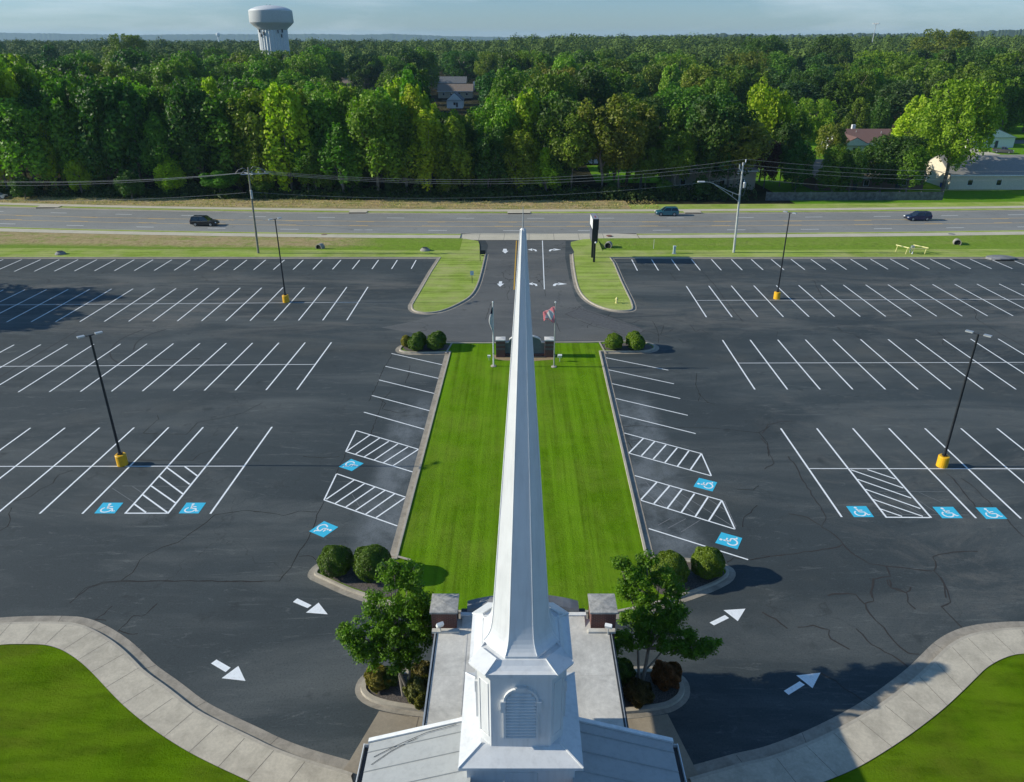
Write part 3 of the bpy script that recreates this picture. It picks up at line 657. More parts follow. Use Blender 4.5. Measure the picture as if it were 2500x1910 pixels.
# ---- cracks and tyre marks read from the photograph
def wiggly(path, w, z, mb, seed=0, amp=.5):
    r = random.Random(seed); P = [Vector(p[:2]) for p in path]; out = []
    for i in range(len(P) - 1):
        n = max(2, int((P[i + 1] - P[i]).length / .45)); d = (P[i + 1] - P[i]).normalized(); q = Vector((-d.y, d.x))
        for k in range(n):
            out.append(P[i].lerp(P[i + 1], k / n) + q * r.uniform(-1, 1) * .10 * amp)
    out.append(P[-1]); ws = [w * r.uniform(.5, 1.3) for _ in out]
    mb.strip(out, ws, z)
ck = MB(); sl = MB()
crk = [(b0, [(-5, 1135), (60, 1095), (85, 1040), (75, 990), (95, 940)]), (b0, [(620, 1680), (700, 1600), (850, 1550), (1000, 1540), (1500, 1540), (2150, 1545)]), (b0, [(1000, 1540), (1080, 1475), (1150, 1370), (1220, 1320), (1330, 1265), (1460, 1225), (1560, 1150), (1700, 1060), (1760, 1000), (2000, 960), (2150, 975)]),
       (b0, [(100, 890), (250, 850), (330, 790), (430, 740), (480, 670), (600, 630)]), (b0, [(1180, 330), (1530, 340), (1620, 240), (1800, 210), (2000, 160), (2150, 80)]), (b0, [(1175, 330), (1260, 250), (1300, 215), (1290, 180)]), (b0, [(1120, 550), (1580, 552), (1640, 500), (1780, 460)]),
       (T0, [(570, 210), (640, 150), (720, 90), (850, 45), (1000, 32), (1500, 30), (2150, 35)]), (T0, [(780, 350), (850, 300), (920, 235)]), (T0, [(970, 435), (1040, 370), (1100, 310), (1170, 320), (1230, 270), (1290, 215)]), (T0, [(970, 435), (1060, 465), (1130, 462)]), (T0, [(780, 345), (870, 352)]),
       (b1, [(1125, -20), (1060, 60), (960, 330), (750, 500), (650, 720), (575, 890), (520, 1000), (450, 1190), (380, 1290), (300, 1430), (210, 1540), (0, 1545)]), (b1, [(370, 1340), (440, 1335), (490, 1345), (510, 1370)]), (b1, [(0, 970), (130, 985), (240, 1005), (370, 970), (520, 975)]), (b1, [(400, 520), (560, 530), (700, 520)]), (b1, [(1020, 40), (1080, 85), (1050, 130), (1200, 165), (1240, 150)]),
       (t1, [(1130, 1300), (1060, 1420), (1000, 1560), (940, 1680)]), (t1, [(1280, 1385), (1270, 1460), (1240, 1530)]), (t1, [(1930, 870), (2150, 878)]), (t1, [(1940, 880), (1900, 1010)]), (t1, [(2090, 735), (2100, 760), (2075, 800), (2085, 850)]), (t1, [(2030, 548), (2115, 550)]),
       (t2, [(470, 965), (560, 930), (590, 905)]), (t2, [(470, 965), (700, 1065), (860, 1100), (980, 1150), (1080, 1120), (1130, 1095), (860, 1010), (590, 920)]), (t2, [(690, 1040), (650, 1060), (655, 1080)]), (t2, [(800, 965), (860, 990), (950, 1020), (1020, 1040), (1080, 1015)]), (t2, [(820, 990), (840, 950)]),
       (t2, [(1190, 1025), (1220, 1080), (1240, 1150), (1235, 1200)]), (t2, [(1225, 1070), (1280, 1050), (1270, 1090), (1250, 1130)]), (t2, [(1240, 1130), (1300, 1150), (1350, 1165)]), (t2, [(1260, 1120), (1320, 1110), (1360, 1085)]), (t2, [(1240, 1140), (1180, 1110), (1100, 1100)]), (t2, [(1330, 628), (1380, 690)]), (t2, [(1530, 510), (1580, 600), (1700, 730), (1780, 850), (1870, 960), (1930, 1030)]), (t2, [(1490, 1050), (1540, 1110), (1580, 1090), (1650, 1130)]), (t2, [(1400, 1170), (1440, 1200), (1500, 1185)]),
       (t2, [(240, 680), (260, 700), (300, 760), (310, 820)]), (t2, [(380, 880), (390, 1020), (430, 1110)]), (t2, [(1550, 1450), (1540, 1540), (1580, 1640), (1560, 1680)]), (t3, [(1740, 920), (1760, 970), (1750, 1000), (1850, 1060), (1980, 1140), (2150, 1230)]), (t3, [(1080, 730), (1160, 745), (1210, 740)]), (t3, [(370, 680), (430, 690), (440, 720), (500, 830)]), (t3, [(1430, 1100), (1500, 1160), (1480, 1210), (1560, 1270)]), (t3, [(620, 1070), (660, 1110), (760, 1130), (800, 1165)]), (t3, [(130, 1110), (120, 1150)]),
       (b2, [(945, 280), (1050, 265), (1240, 282), (1440, 280), (1700, 290), (2060, 325), (2150, 270)]), (b2, [(2060, 325), (2130, 410), (2140, 520)]), (b2, [(985, 385), (1300, 388)]), (b2, [(990, 400), (1015, 450)]), (b2, [(1560, 0), (1640, 80), (1700, 90)]), (b2, [(1880, 790), (2010, 795), (2060, 760)]), (b2, [(2040, 920), (1990, 980), (1930, 1020), (1925, 1100)]), (b2, [(1990, 1370), (2150, 1340)]), (b2, [(1800, 1390), (1850, 1350), (1970, 1365)])]
sea = [(b3, [(0, 330), (50, 260), (150, 235), (250, 230)]), (b3, [(0, 370), (45, 430), (60, 500), (105, 580), (20, 625)]), (b3, [(215, 520), (290, 620), (340, 720), (410, 830), (460, 900), (530, 1020), (490, 1095), (370, 1020), (220, 990)]), (b3, [(490, 1095), (610, 1170), (680, 1260), (760, 1330), (880, 1395), (1010, 1420), (1200, 1440), (1420, 1460), (1490, 1560), (1510, 1680)]),
       (b3, [(-5, 1340), (150, 1335), (350, 1300), (560, 1280), (670, 1240)]), (b3, [(1010, 1420), (1050, 1500), (920, 1530), (900, 1600), (905, 1680)]), (b3, [(1420, 1460), (1430, 1380), (1400, 1340), (1570, 1300), (1770, 1300)]), (b3, [(1040, 1530), (1060, 1590), (1190, 1640), (1220, 1590)]), (b3, [(1640, 700), (1770, 800), (1900, 940), (2010, 1040), (2150, 1180)]), (b3, [(1520, 660), (1620, 760), (1750, 930)]),
       (T2, [(920, 10), (905, 80), (910, 190), (840, 215), (770, 140), (640, 130), (540, 150)]), (T2, [(840, 215), (880, 300), (1000, 410), (1080, 520), (1200, 620), (1290, 630)]), (T2, [(1020, 20), (1060, 90), (1190, 130), (1200, 200), (1260, 260)]), (T2, [(1465, 0), (1520, 110), (1540, 200), (1480, 240), (1560, 330), (1640, 410)]), (T2, [(780, 420), (860, 520), (960, 580), (1060, 640), (1200, 735)]), (T2, [(290, 405), (420, 395), (550, 430), (560, 510), (720, 590)]), (T2, [(0, 290), (120, 340), (210, 420)]), (T2, [(480, 790), (600, 850), (840, 1020)])]
for i, (t, p) in enumerate(crk): wiggly(A(*t, *p), .065, .0048 + i * .00006, ck, i)
for i, (t, p) in enumerate(sea): wiggly(A(*t, *p), .10, .0078 - i * .00006, sl, i + 99, .8)
o = ck.build('asphalt_crack', M['crack']); o['kind'] = 'structure'
o = sl.build('asphalt_crack', M['seal']); o['kind'] = 'structure'
ty = MB()
for p in ([(1180, 1090), (1000, 1160), (920, 1230), (895, 1290), (930, 1350), (1050, 1390), (1250, 1410), (1430, 1400)], [(1360, 1090), (1200, 1140), (1110, 1200), (1095, 1260)], [(1250, 1330), (1400, 1338), (1530, 1335), (1640, 1325)], [(640, 1100), (450, 1210), (200, 1360), (0, 1480)]):
    ty.strip(smooth(A(*t0, *p), 2), .16, .0055)
o = ty.build('tyre_mark', M['tyre']); o['kind'] = 'structure'
pt = filled('asphalt_patch', XY(A(*t2, (470, 965), (590, 905), (1140, 1095), (1000, 1150), (860, 1095))), .0058, M['patch'])
# ================================================================ CHURCH with steeple
ch = empty('church', (0, 0, 0), 0, 'brick church with tall white steeple, grey metal gable roof and flat pale canopy', 'church')
X0, Y0 = .25, 21.24
def oct_ring(h, z, cx=X0, cy=Y0):          # regular octagon, flats to the axes, h = half width
    r = h / math.cos(math.pi / 8)
    return [(cx + r * math.cos(math.pi / 8 + k * math.pi / 4), cy + r * math.sin(math.pi / 8 + k * math.pi / 4), z) for k in range(8)]
def cham(h, c, z, cx=X0, cy=Y0):
    return [(cx + a, cy + b, z) for a, b in ((h, -h + c), (h, h - c), (h - c, h), (-h + c, h), (-h, h - c), (-h, -h + c), (-h + c, -h), (h - c, -h))]
def sq(h, z, cx=X0, cy=Y0): return [(cx + a * h, cy + b * h, z) for a, b in ((1, -1), (1, 1), (-1, 1), (-1, -1))]
st = M['steeple']
# spire
prof = [(1.36, 12.30), (1.36, 12.43), (1.335, 12.45), (1.255, 12.52), (1.18, 12.62), (1.115, 12.75), (1.065, 12.92), (1.025, 13.15), (.985, 13.5), (.90, 14.79), (.075, 27.08), (.05, 27.12)]
mb = MB(); mb.loft([oct_ring(h, z) for h, z in prof])
sp = mb.build('spire', st, ch)
sm = MB()
for k in range(8):
    sm.tube([oct_ring(h + .004, z)[k] for h, z in prof[2:-1]], .022, 5, .010)
sm.build('ridge_seam', M['whitetrim'], sp)
MB().tube([(X0, Y0, 27.1), (X0, Y0, 27.72)], .022, 6, .008).build('finial', M['galv'], ch)
# upper skirt (curved roof below the spire)
mb = MB(); mb.loft([cham(1.83, .60, 11.93), cham(1.83, .60, 12.06), cham(1.70, .54, 12.10), cham(1.55, .47, 12.20), cham(1.42, .5, 12.34)])
up = mb.build('upper_skirt', st, ch)
for sx in (-1, 1):
    for sy in (-1, 1):
        tr = MB()
        for a, b in (((1.83, 1.23), (1.30, .62)), ):
            tr.tube([(X0 + sx * a[0], Y0 + sy * a[1], 12.08), (X0 + sx * 1.6, Y0 + sy * 1.0, 12.20), (X0 + sx * b[0], Y0 + sy * b[1], 12.40)], .035, 5)
        # small raised gablet over each corner face
        c = Vector((X0 + sx * 1.58, Y0 + sy * 1.58)); d = Vector((sx, sy)).normalized(); q = Vector((-d.y, d.x))
        o_, i_ = c - d * .02, c - d * .62
        pts = [(*(o_ + q * .42), 12.07), (*(o_ - q * .42), 12.07), (*(i_ - q * .40), 12.42), (*(i_ + q * .40), 12.42)]
        low = [(p[0], p[1], 12.05) for p in pts]
        tr.add(low + pts, [(0, 1, 2, 3), (7, 6, 5, 4), (0, 4, 5, 1), (1, 5, 6, 2), (2, 6, 7, 3), (3, 7, 4, 0)])
        tr.build('corner_gablet', st, up)
# belfry
mb = MB(); mb.loft([cham(1.57, .48, 8.12), cham(1.57, .48, 11.60), cham(1.63, .50, 11.62), cham(1.63, .50, 11.74), cham(1.70, .53, 11.76), cham(1.70, .53, 11.94)])
bf = mb.build('belfry', st, ch)
yf = Y0 - 1.57
def arch_pts(w, zs, n=12): return [(w * math.cos(math.pi * k / n), zs + w * math.sin(math.pi * k / n)) for k in range(n + 1)]
def window(rot, off, name='louvre_window', par=None):
    par = par or bf
    fr = MB(); zs, zb = 10.62, 8.78; wi, wo = .55, .63
    Mt = Matrix.Rotation(rot, 3, 'Z')
    def T(x, y, z): p = Mt @ Vector((x, y, 0)); return (X0 + p.x, Y0 + p.y, z)
    yi = -off
    ai, ao = arch_pts(wi, zs), arch_pts(wo, zs)
    ii = [(wi, zb)] + ai + [(-wi, zb)]; oo = [(wo, zb - .07)] + ao + [(-wo, zb - .07)]
    n = len(ii); v = [T(x, yi - .11, z) for x, z in ii] + [T(x, yi - .11, z) for x, z in oo] + [T(x, yi + .01, z) for x, z in ii] + [T(x, yi + .01, z) for x, z in oo]
    f = []
    for k in range(n - 1): f += [(k, n + k, n + k + 1, k + 1), (n + k, 3 * n + k, 3 * n + k + 1, n + k + 1), (k + 1, 2 * n + k + 1, 2 * n + k, k)]
    fr.add(v, f)
    for sx in (-1, 1):                      # impost blocks
        a, b = sorted((sx * .55, sx * .73))
        fr.add([T(x, y, z) for z in (10.1, 10.62) for x, y in ((a, yi - .13), (b, yi - .13), (b, yi + .01), (a, yi + .01))], [(3, 2, 1, 0), (4, 5, 6, 7), (0, 1, 5, 4), (1, 2, 6, 5), (2, 3, 7, 6), (3, 0, 4, 7)])
    fr.add([T(x, y, z) for z in (11.12, 11.29) for x, y in ((-.2, yi - .13), (.2, yi - .13), (.2, yi + .01), (-.2, yi + .01))], [(3, 2, 1, 0), (4, 5, 6, 7), (0, 1, 5, 4), (1, 2, 6, 5), (2, 3, 7, 6), (3, 0, 4, 7)])
    w = fr.build('window_frame', st, par)
    lv = MB(); z = zb + .02
    while z < zs + .32:
        hw = wi if z < zs else math.sqrt(max(.01, wi * wi - (z + .12 - zs) ** 2))
        lv.add([T(-hw, yi - .10, z), T(hw, yi - .10, z), T(hw, yi - .005, z + .06), T(-hw, yi - .005, z + .06), T(-hw, yi - .10, z - .04), T(hw, yi - .10, z - .04), T(-hw, yi - .005, z - .04), T(hw, yi - .005, z - .04)], [(0, 1, 2, 3), (4, 5, 1, 0), (6, 7, 5, 4)])
        z += .15
    ap_ = arch_pts(.40, zs + .12, 8)
    lv.add([T(x, yi - .012, z) for x, z in [(a[0], a[1] + .0) for a in ap_]], [list(range(len(ap_)))[::-1]])
    lv.build('louvre', st, w)
window(0, 1.57); window(math.pi / 2, 1.57); window(-math.pi / 2, 1.57)
for sx, sy in ((-1, -1), (1, -1)):          # recessed-panel mouldings on the corner faces
    c = Vector((X0 + sx * (1.57 - .24), Y0 + sy * (1.57 - .24))); d = Vector((sx, sy)).normalized(); q = Vector((-d.y, d.x)); pn = MB()
    for e in (-1, 1): pn.tube([(*(c + d * .012 + q * e * .22), 8.7), (*(c + d * .012 + q * e * .22), 11.3)], .014, 4)
    for z in (8.7, 11.3): pn.tube([(*(c + d * .012 - q * .22), z), (*(c + d * .012 + q * .22), z)], .014, 4)
    pn.build('panel_moulding', st, bf)
# lower skirt and base block
mb = MB(); mb.loft([sq(2.28, 7.84), sq(2.28, 7.97), sq(2.24, 7.985), sq(1.50, 8.28)])
ls = mb.build('lower_skirt', st, ch)
for sx in (-1, 1):
    for sy in (-1, 1): MB().tube([(X0 + sx * 2.27, Y0 + sy * 2.27, 7.98), (X0 + sx * 1.45, Y0 + sy * 1.45, 8.31)], .04, 5).build('hip_ridge', st, ls)
mb = MB(); mb.loft([sq(2.0, 5.4), sq(2.0, 7.6), sq(2.06, 7.62), sq(2.06, 7.72), sq(2.14, 7.74), sq(2.14, 7.85)])
bs = mb.build('steeple_base', st, ch)
pn = MB(); yb = Y0 - 2.0
for p in ([(-.62, 6.4), (-.62, 7.34), (-.58, 7.38), (.58, 7.38), (.62, 7.34), (.62, 6.4)],):
    pn.tube([(X0 + x, yb - .01, z) for x, z in p], .018, 4)
pn.build('panel_moulding', st, bs)
# gable roof of the entrance wing
XG, ZE, ZR, YF = .28, 5.8, 7.72, 21.85; WG = 6.2
mb = MB(); t = .10
zr2 = ZR - (ZR - ZE) * 1.9 / WG             # the steeple base fills the middle of the roof
mb.xprism([(XG - WG, ZE), (XG - 1.9, zr2), (XG - 1.9, zr2 - t), (XG - WG, ZE - t)][::-1], 9, YF)
mb.xprism([(XG + 1.9, zr2), (XG + WG, ZE), (XG + WG, ZE - t), (XG + 1.9, zr2 - t)][::-1], 9, YF)
mb.xprism([(XG - 1.9, zr2), (XG, ZR), (XG + 1.9, zr2), (XG + 1.9, zr2 - t), (XG, ZR - t), (XG - 1.9, zr2 - t)][::-1], 21.5, YF)
mb.box(XG - 1.9, XG + 1.9, 9, 19.3, 5.7, 5.8)
y = YF - .45
while y > 9:                                # standing seams
    for s in (-1, 1):
        mb.add([(XG + s * WG, y + a, ZE + b) for a, b in ((-.03, .001), (.03, .001), (.012, .05), (-.012, .05))] + [(XG + s * 2.05, y + a, ZR - (ZR - ZE) * 2.05 / WG + b) for a, b in ((-.03, .001), (.03, .001), (.012, .05), (-.012, .05))],
               [(0, 1, 5, 4), (1, 2, 6, 5), (2, 3, 7, 6), (3, 0, 4, 7), (0, 3, 2, 1)])
    y -= .9
gr = mb.build('roof', M['metalroof'], ch)
rf = MB()
for s in (-1, 1):                           # white rake boards
    a = (XG + s * (WG + .06), ZE); b = (XG, ZR)
    rf.add([(a[0], YF + .02, a[1] - .22), (a[0], YF + .20, a[1] - .22), (a[0], YF + .20, a[1] + .07), (a[0], YF + .02, a[1] + .07), (b[0], YF + .02, b[1] - .22), (b[0], YF + .20, b[1] - .22), (b[0], YF + .20, b[1] + .07), (b[0], YF + .02, b[1] + .07)],
           [(0, 3, 2, 1), (4, 5, 6, 7), (0, 1, 5, 4), (1, 2, 6, 5), (2, 3, 7, 6), (3, 0, 4, 7)])
rf.build('rake_trim', M['whitetrim'], gr)
for s in (-1, 1):                           # eaves gutters
    g = MB(); xa = XG + s * (WG + .02)
    g.box(min(xa, xa + s * .20), max(xa, xa + s * .20), 9, YF - .02, ZE - .27, ZE - .24); g.box(min(xa + s * .2, xa + s * .23), max(xa + s * .2, xa + s * .23), 9, YF + .02, ZE - .27, ZE - .04)
    g.box(min(xa, xa + s * .2), max(xa, xa + s * .2), YF - .02, YF + .0, ZE - .24, ZE - .04)
    g.cur = 1; g.box(min(xa, xa + s * .195), max(xa, xa + s * .195), 9, YF - .03, ZE - .235, ZE - .22)
    g.build('roof_gutter', [M['whitetrim'], M['darkmetal']], gr)
cbm = MB(); cbm.tube(smooth([(0, 0), (1, 0)], 0) and [(XG - WG + .3, YF - .75, ZE + .12), (XG - 5.0, YF - .45, ZE + .42), (XG - 3.8, YF - .15, ZE + .80), (XG - 2.6, YF - .1, ZE + 1.18)], .012, 5)
cbm.tube([(XG - WG + .25, YF - 1.1, ZE + .11), (XG - 5.2, YF - .65, ZE + .34), (XG - 4.2, YF - .3, ZE + .66)], .012, 5)
cbm.build('roof_cable', M['darkmetal'], gr)
vs = MB()
for x, y, z0 in ((-5.3, 17.9, 0), (-2.9, 19.6, 0)):
    pass
MB().box(XG - 5.9, XG + 5.9, 9.0, 21.45, 0, ZE - .12).build('wall', M['brick'], ch)
mb = MB(); mb.xprism([(XG - 5.9, ZE - .12), (XG + 5.9, ZE - .12), (XG, ZR - .13)], 20.9, 21.45); mb.build('gable_wall', M['whitetrim'], ch)
d = MB().box(XG - 1.4, XG + 1.4, 21.46, 21.55, .02, 2.6).build('door', M['whitetrim'], ch)
MB().box(XG - .04, XG + .04, 21.56, 21.6, .9, 1.3).build('door_handle', M['darkmetal'], d)
MB().box(-15, 15.5, -34, 8.9, 0, 6.5).build('wall', M['brick'], ch)
mb = MB(); mb.xprism([(-15.8, 6.4), (16.3, 6.4), (.28, 9.6)], -34.5, 9.4); mb.build('roof', M['metalroof'], ch)
# flat canopy over the drive
XC = .45; CW = 4.34; ZC = 5.4
mb = MB(); mb.box(XC - CW + .10, XC + CW - .10, 21.95, 29.6, ZC - .5, ZC)
mb.yprism([(28.9, ZC - .02), (29.6, ZC + .001), (29.6, ZC + .16)], -2.6, 3.55)          # cant strip up to the far coping
mb.box(-4.05, -2.70, 28.55, 28.80, ZC + .003, ZC + .12); mb.box(3.66, 5.0, 28.55, 28.80, ZC + .003, ZC + .12)
cn = mb.build('canopy_roof', M['membrane'], ch)
g = MB(); g.box(XC - CW - .03, XC - CW + .04, 21.95, 28.82, ZC - .45, ZC + .06); g.cur = 1; g.box(XC - CW + .045, XC - CW + .095, 21.95, 28.82, ZC - .45, ZC - .02)
g.build('roof_edge', [M['galv'], M['darkmetal']], cn)
g = MB(); g.cur = 1; g.box(XC + CW - .095, XC + CW - .02, 21.95, 28.82, ZC - .45, ZC + .01); g.cur = 0; g.box(XC + CW - .015, XC + CW + .02, 21.95, 28.82, ZC - .4, ZC + .03); g.cur = 1; g.box(XC + CW + .022, XC + CW + .10, 21.95, 28.82, ZC - .45, ZC - .03)
g.build('roof_edge', [M['galv'], M['darkmetal']], cn)
sm_ = MB()
for x in (-2.35, -.3): sm_.box(x - .06, x + .06, 23.6, 28.9, ZC + .002, ZC + .010)
for y in (25.9,): sm_.box(XC - CW + .2, XC + CW - .2, y - .03, y + .03, ZC + .003, ZC + .006)
sm_.build('membrane_seam', M['membrane'], cn)
MB().box(-2.70, 3.64, 29.62, 29.85, ZC - .1, ZC + .22).build('parapet_coping', M['whitetrim'], cn)
mb = MB(); xs = [-2.39 + (3.3 + 2.39) * k / 14 for k in range(15)]
top = [(x, 5.70 + .45 * (1 - abs((x - .455) / 2.845) ** 2.2)) for x in xs]
mb.xprism([(-2.39, 5.2)] + [(3.3, 5.2)] + top[::-1], 29.88, 30.60); mb.build('arched_pediment', M['archroof'], cn)
MB().box(-2.72, 3.66, 29.86, 30.5, 4.9, 5.28).build('recess_shade', M['darkmetal'], cn)  # dark colour stands in for the shade in the recess beside the arch
for (xa, xb) in ((-4.15, -2.78), (3.74, 5.10)):
    p = MB().box(xa + .07, xb - .07, 28.92, 30.18, 0, 6.36).build('pillar', M['brick'], ch)
    mb = MB(); cx, cy = (xa + xb) / 2, 29.55
    mb.loft([[(xa, 28.85, 6.36), (xb, 28.85, 6.36), (xb, 30.25, 6.36), (xa, 30.25, 6.36)], [(xa, 28.85, 6.46), (xb, 28.85, 6.46), (xb, 30.25, 6.46), (xa, 30.25, 6.46)], [(cx - .01, cy - .01, 6.53), (cx + .01, cy - .01, 6.53), (cx + .01, cy + .01, 6.53), (cx - .01, cy + .01, 6.53)]])
    mb.build('pillar_cap', M['cap'], p)
for s in (-1, 1):
    x = XC + s * 4.6
    MB().box(x - .32, x + .32, 22.25, 22.8, 0, 4.9).build('pillar', M['brick'], ch)
    MB().box(x - .45, x + .45, 22.15, 22.9, 4.9, 5.0).build('pillar_cap', M['cap'], ch)
# floodlights standing on the canopy roof
def flood(x, y, z, rz, label, s=1.0, group=None, ground=False):
    e = empty('floodlight', (x, y, z), rz, label, 'floodlight', group)
    MB().tube([(0, 0, 0), (0, 0, .30 * s)], .03 * s, 6).build('stand', M['galv'], e)
    h = MB().cbox((0, .04 * s, .42 * s), (.30 * s, .14 * s, .24 * s), 0, .5); h = h.build('lamp_housing', M['whitetrim'], e)
    MB().cbox((0, .11 * s, .45 * s), (.25 * s, .02 * s, .19 * s), 0, .5).build('lens', M['lens'], h)
p = G(1076, 1546, ZC); flood(p[0], p[1], ZC, .5, 'small floodlight on the left corner of the flat canopy roof', 1.15, 'floodlights on the canopy')
p = G(1484, 1549, ZC); flood(p[0], p[1], ZC, -.3, 'small floodlight on the right corner of the flat canopy roof', 1.15, 'floodlights on the canopy')
p = G(1194, 880, .09); flood(p[0], p[1], .09, 0, 'blue-grey ground floodlight in the lawn left of the left flagpole', 1.1, 'floodlights in the lawn')
p = G(1366.5, 883, .09); flood(p[0], p[1], .09, 0, 'white ground floodlight in the lawn right of the right flagpole', 1.5, 'floodlights in the lawn')
# ================================================================ monument wall at the head of the lawn
mo = empty('monument_sign', (0, 0, 0), 0, 'low brick monument wall with two capped pillars and grey arched panel on lawn', 'monument sign')
for xa in (-1.98, 3.38):
    y0 = 76.75; p = MB().box(xa, xa + 1.0, y0, y0 + 1.0, 0, 2.02).build('pillar', M['brick'], mo)
    for z in (.98, 1.45): MB().box(xa - .012, xa + 1.012, y0 - .012, y0 + 1.012, z, z + .22).build('stone_band', M['brickband'], p)
    mb = MB(); mb.box(xa - .04, xa + 1.04, y0 - .04, y0 + 1.04, 2.02, 2.14); mb.loft([[(xa - .04, y0 - .04, 2.14), (xa + 1.04, y0 - .04, 2.14), (xa + 1.04, y0 + 1.04, 2.14), (xa - .04, y0 + 1.04, 2.14)], [(xa + .48, y0 + .48, 2.22), (xa + .52, y0 + .48, 2.22), (xa + .52, y0 + .52, 2.22), (xa + .48, y0 + .52, 2.22)]])
    mb.build('pillar_cap', plain('pale_stone_cap', (.62, .60, .56), .7) if 'pale_stone_cap' not in bpy.data.materials else bpy.data.materials['pale_stone_cap'], p)
mb = MB(); cx = 1.2
top = [(-.98, 1.62), (-.6, 1.62), (-.55, 1.78)] + [(cx + 1.75 * math.cos(a), 1.78 + .62 * math.sin(a)) for a in [math.pi * (1 - k / 10) for k in range(1, 10)]] + [(2.95, 1.78), (3.0, 1.62), (3.38, 1.62)]
mb.xprism([(3.38, .35), (-.98, .35)][::-1] + top[::-1], 77.25, 77.5); mb.build('panel', plain('blue_grey_panel', (.11, .14, .145), .6), mo)
mb = MB()
tt = [(x, z + .0) for x, z in top]
for a, b in zip(tt[:-1], tt[1:]):
    mb.xprism([(a[0], a[1] + .003), (b[0], b[1] + .003), (b[0], b[1] + .10), (a[0], a[1] + .10)], 77.17, 77.58)
mb.build('coping', bpy.data.materials['pale_stone_cap'], mo)
MB().box(-.98, 3.38, 77.1, 77.7, 0, .34).build('plinth', M['brick'], mo)
filled('planting_bed', XY([G(u, v) for u, v in ((1205, 869), (1250, 866), (1330, 866), (1358, 869), (1352, 880), (1300, 884), (1225, 882), (1208, 878))]), .094, plain('bare_soil', (.30, .22, .12), .95))
# ================================================================ flagpoles and flags
def flagpole(x, y, h, mat, label):
    e = empty('flagpole', (x, y, .085), 0, label, 'flagpole', 'flagpoles by the monument wall')
    MB().tube([(0, 0, 0), (0, 0, h)], .075, 10, .04).build('pole', mat, e)
    MB().lathe([(.02, 0), (.07, .03), (.09, .09), (.07, .15), (.02, .18)], (0, 0, h), 12).build('ball_finial', M['whitetrim'], e)
    MB().lathe([(.30, 0), (.30, .07), (.12, .12)], (0, 0, 0), 14).build('base', M['kerb'], e)
    MB().cbox((0, -.09, 1.5), (.05, .06, .14)).build('cleat', M['darkmetal'], e)
xl, yl, _ = G(*(620 + 1965 / 3.359, 480 + 1398 / 3.359)); xr, yr, _ = G(1240 + 377 / 3.359, 480 + 1403 / 3.359)
flagpole(xl, yl, 7.1, M['whitetrim'], 'white flagpole left of the spire with a limp white flag')
flagpole(xr, yr, 7.15, M['galv'], 'grey metal flagpole right of the spire with a pink and white flag')
def cloth(name, fn, nu, nv, mats, mi, label, cat, loc):
    mb = MB(); v = [fn(i / nu, j / nv) for j in range(nv + 1) for i in range(nu + 1)]; f = []; m = []
    for j in range(nv):
        for i in range(nu):
            f.append((j * (nu + 1) + i, j * (nu + 1) + i + 1, (j + 1) * (nu + 1) + i + 1, (j + 1) * (nu + 1) + i)); m.append(mi((i + .5) / nu, (j + .5) / nv))
    mb.add(v, f); mb.m = m; o = mb.build(name, mats, smooth=True); o.location = loc
    s = o.modifiers.new('Thickness', 'SOLIDIFY'); s.thickness = .012
    return tag(o, label, cat)
def thin(name, col, tr=.5):
    m, nt, p = nodes(name); p.inputs['Base Color'].default_value = (*col, 1); p.inputs['Roughness'].default_value = .8
    t_ = N(nt, 'ShaderNodeBsdfTranslucent'); t_.inputs['Color'].default_value = (*col, 1); ms = N(nt, 'ShaderNodeMixShader'); ms.inputs[0].default_value = tr
    L(nt, p.outputs[0], ms.inputs[1]); L(nt, t_.outputs[0], ms.inputs[2]); L(nt, ms.outputs[0], nt.nodes['Material Output'].inputs['Surface']); return m
FP, FW, FN = thin('faded_red_cloth', (.92, .50, .53), .7), thin('white_cloth', (.80, .80, .80)), thin('navy_cloth', (.02, .03, .09))
def hang(u, v):                            # limp flag folded against its pole
    z = -.35 - v * 3.0; w = .32 * math.sin(math.pi * min(1, v * 1.05 + .02)) ** .8
    return (-.06 - u * w + .05 * math.sin(v * 9), .07 * math.sin(u * 12 + v * 3) - .05, z)
cloth('flag', hang, 10, 16, [FW, FN], lambda u, v: 1 if v < .28 else 0, 'limp white flag with dark top hanging on the left flagpole', 'flag', (xl, yl, 7.1))
def fly(u, v):
    return (-.05 - 1.22 * u * (1 - .15 * v), .16 * math.sin(u * 9 + v * 3) - .1 * u, -.32 - 1.75 * v + (-.60 * u ** 1.4 if v < .5 else (.62 * (v - .5) * 2 - .6 * (1 - (v - .5) * 2)) * u ** 1.3))
cloth('flag', fly, 24, 24, [FP, FW], lambda u, v: 1 if (abs(u - .47) / .44 + abs(v - .45) / .46) < 1 else 0, 'pink-red flag with a white diamond flying left from the right flagpole', 'flag', (xr, yr, 7.15))
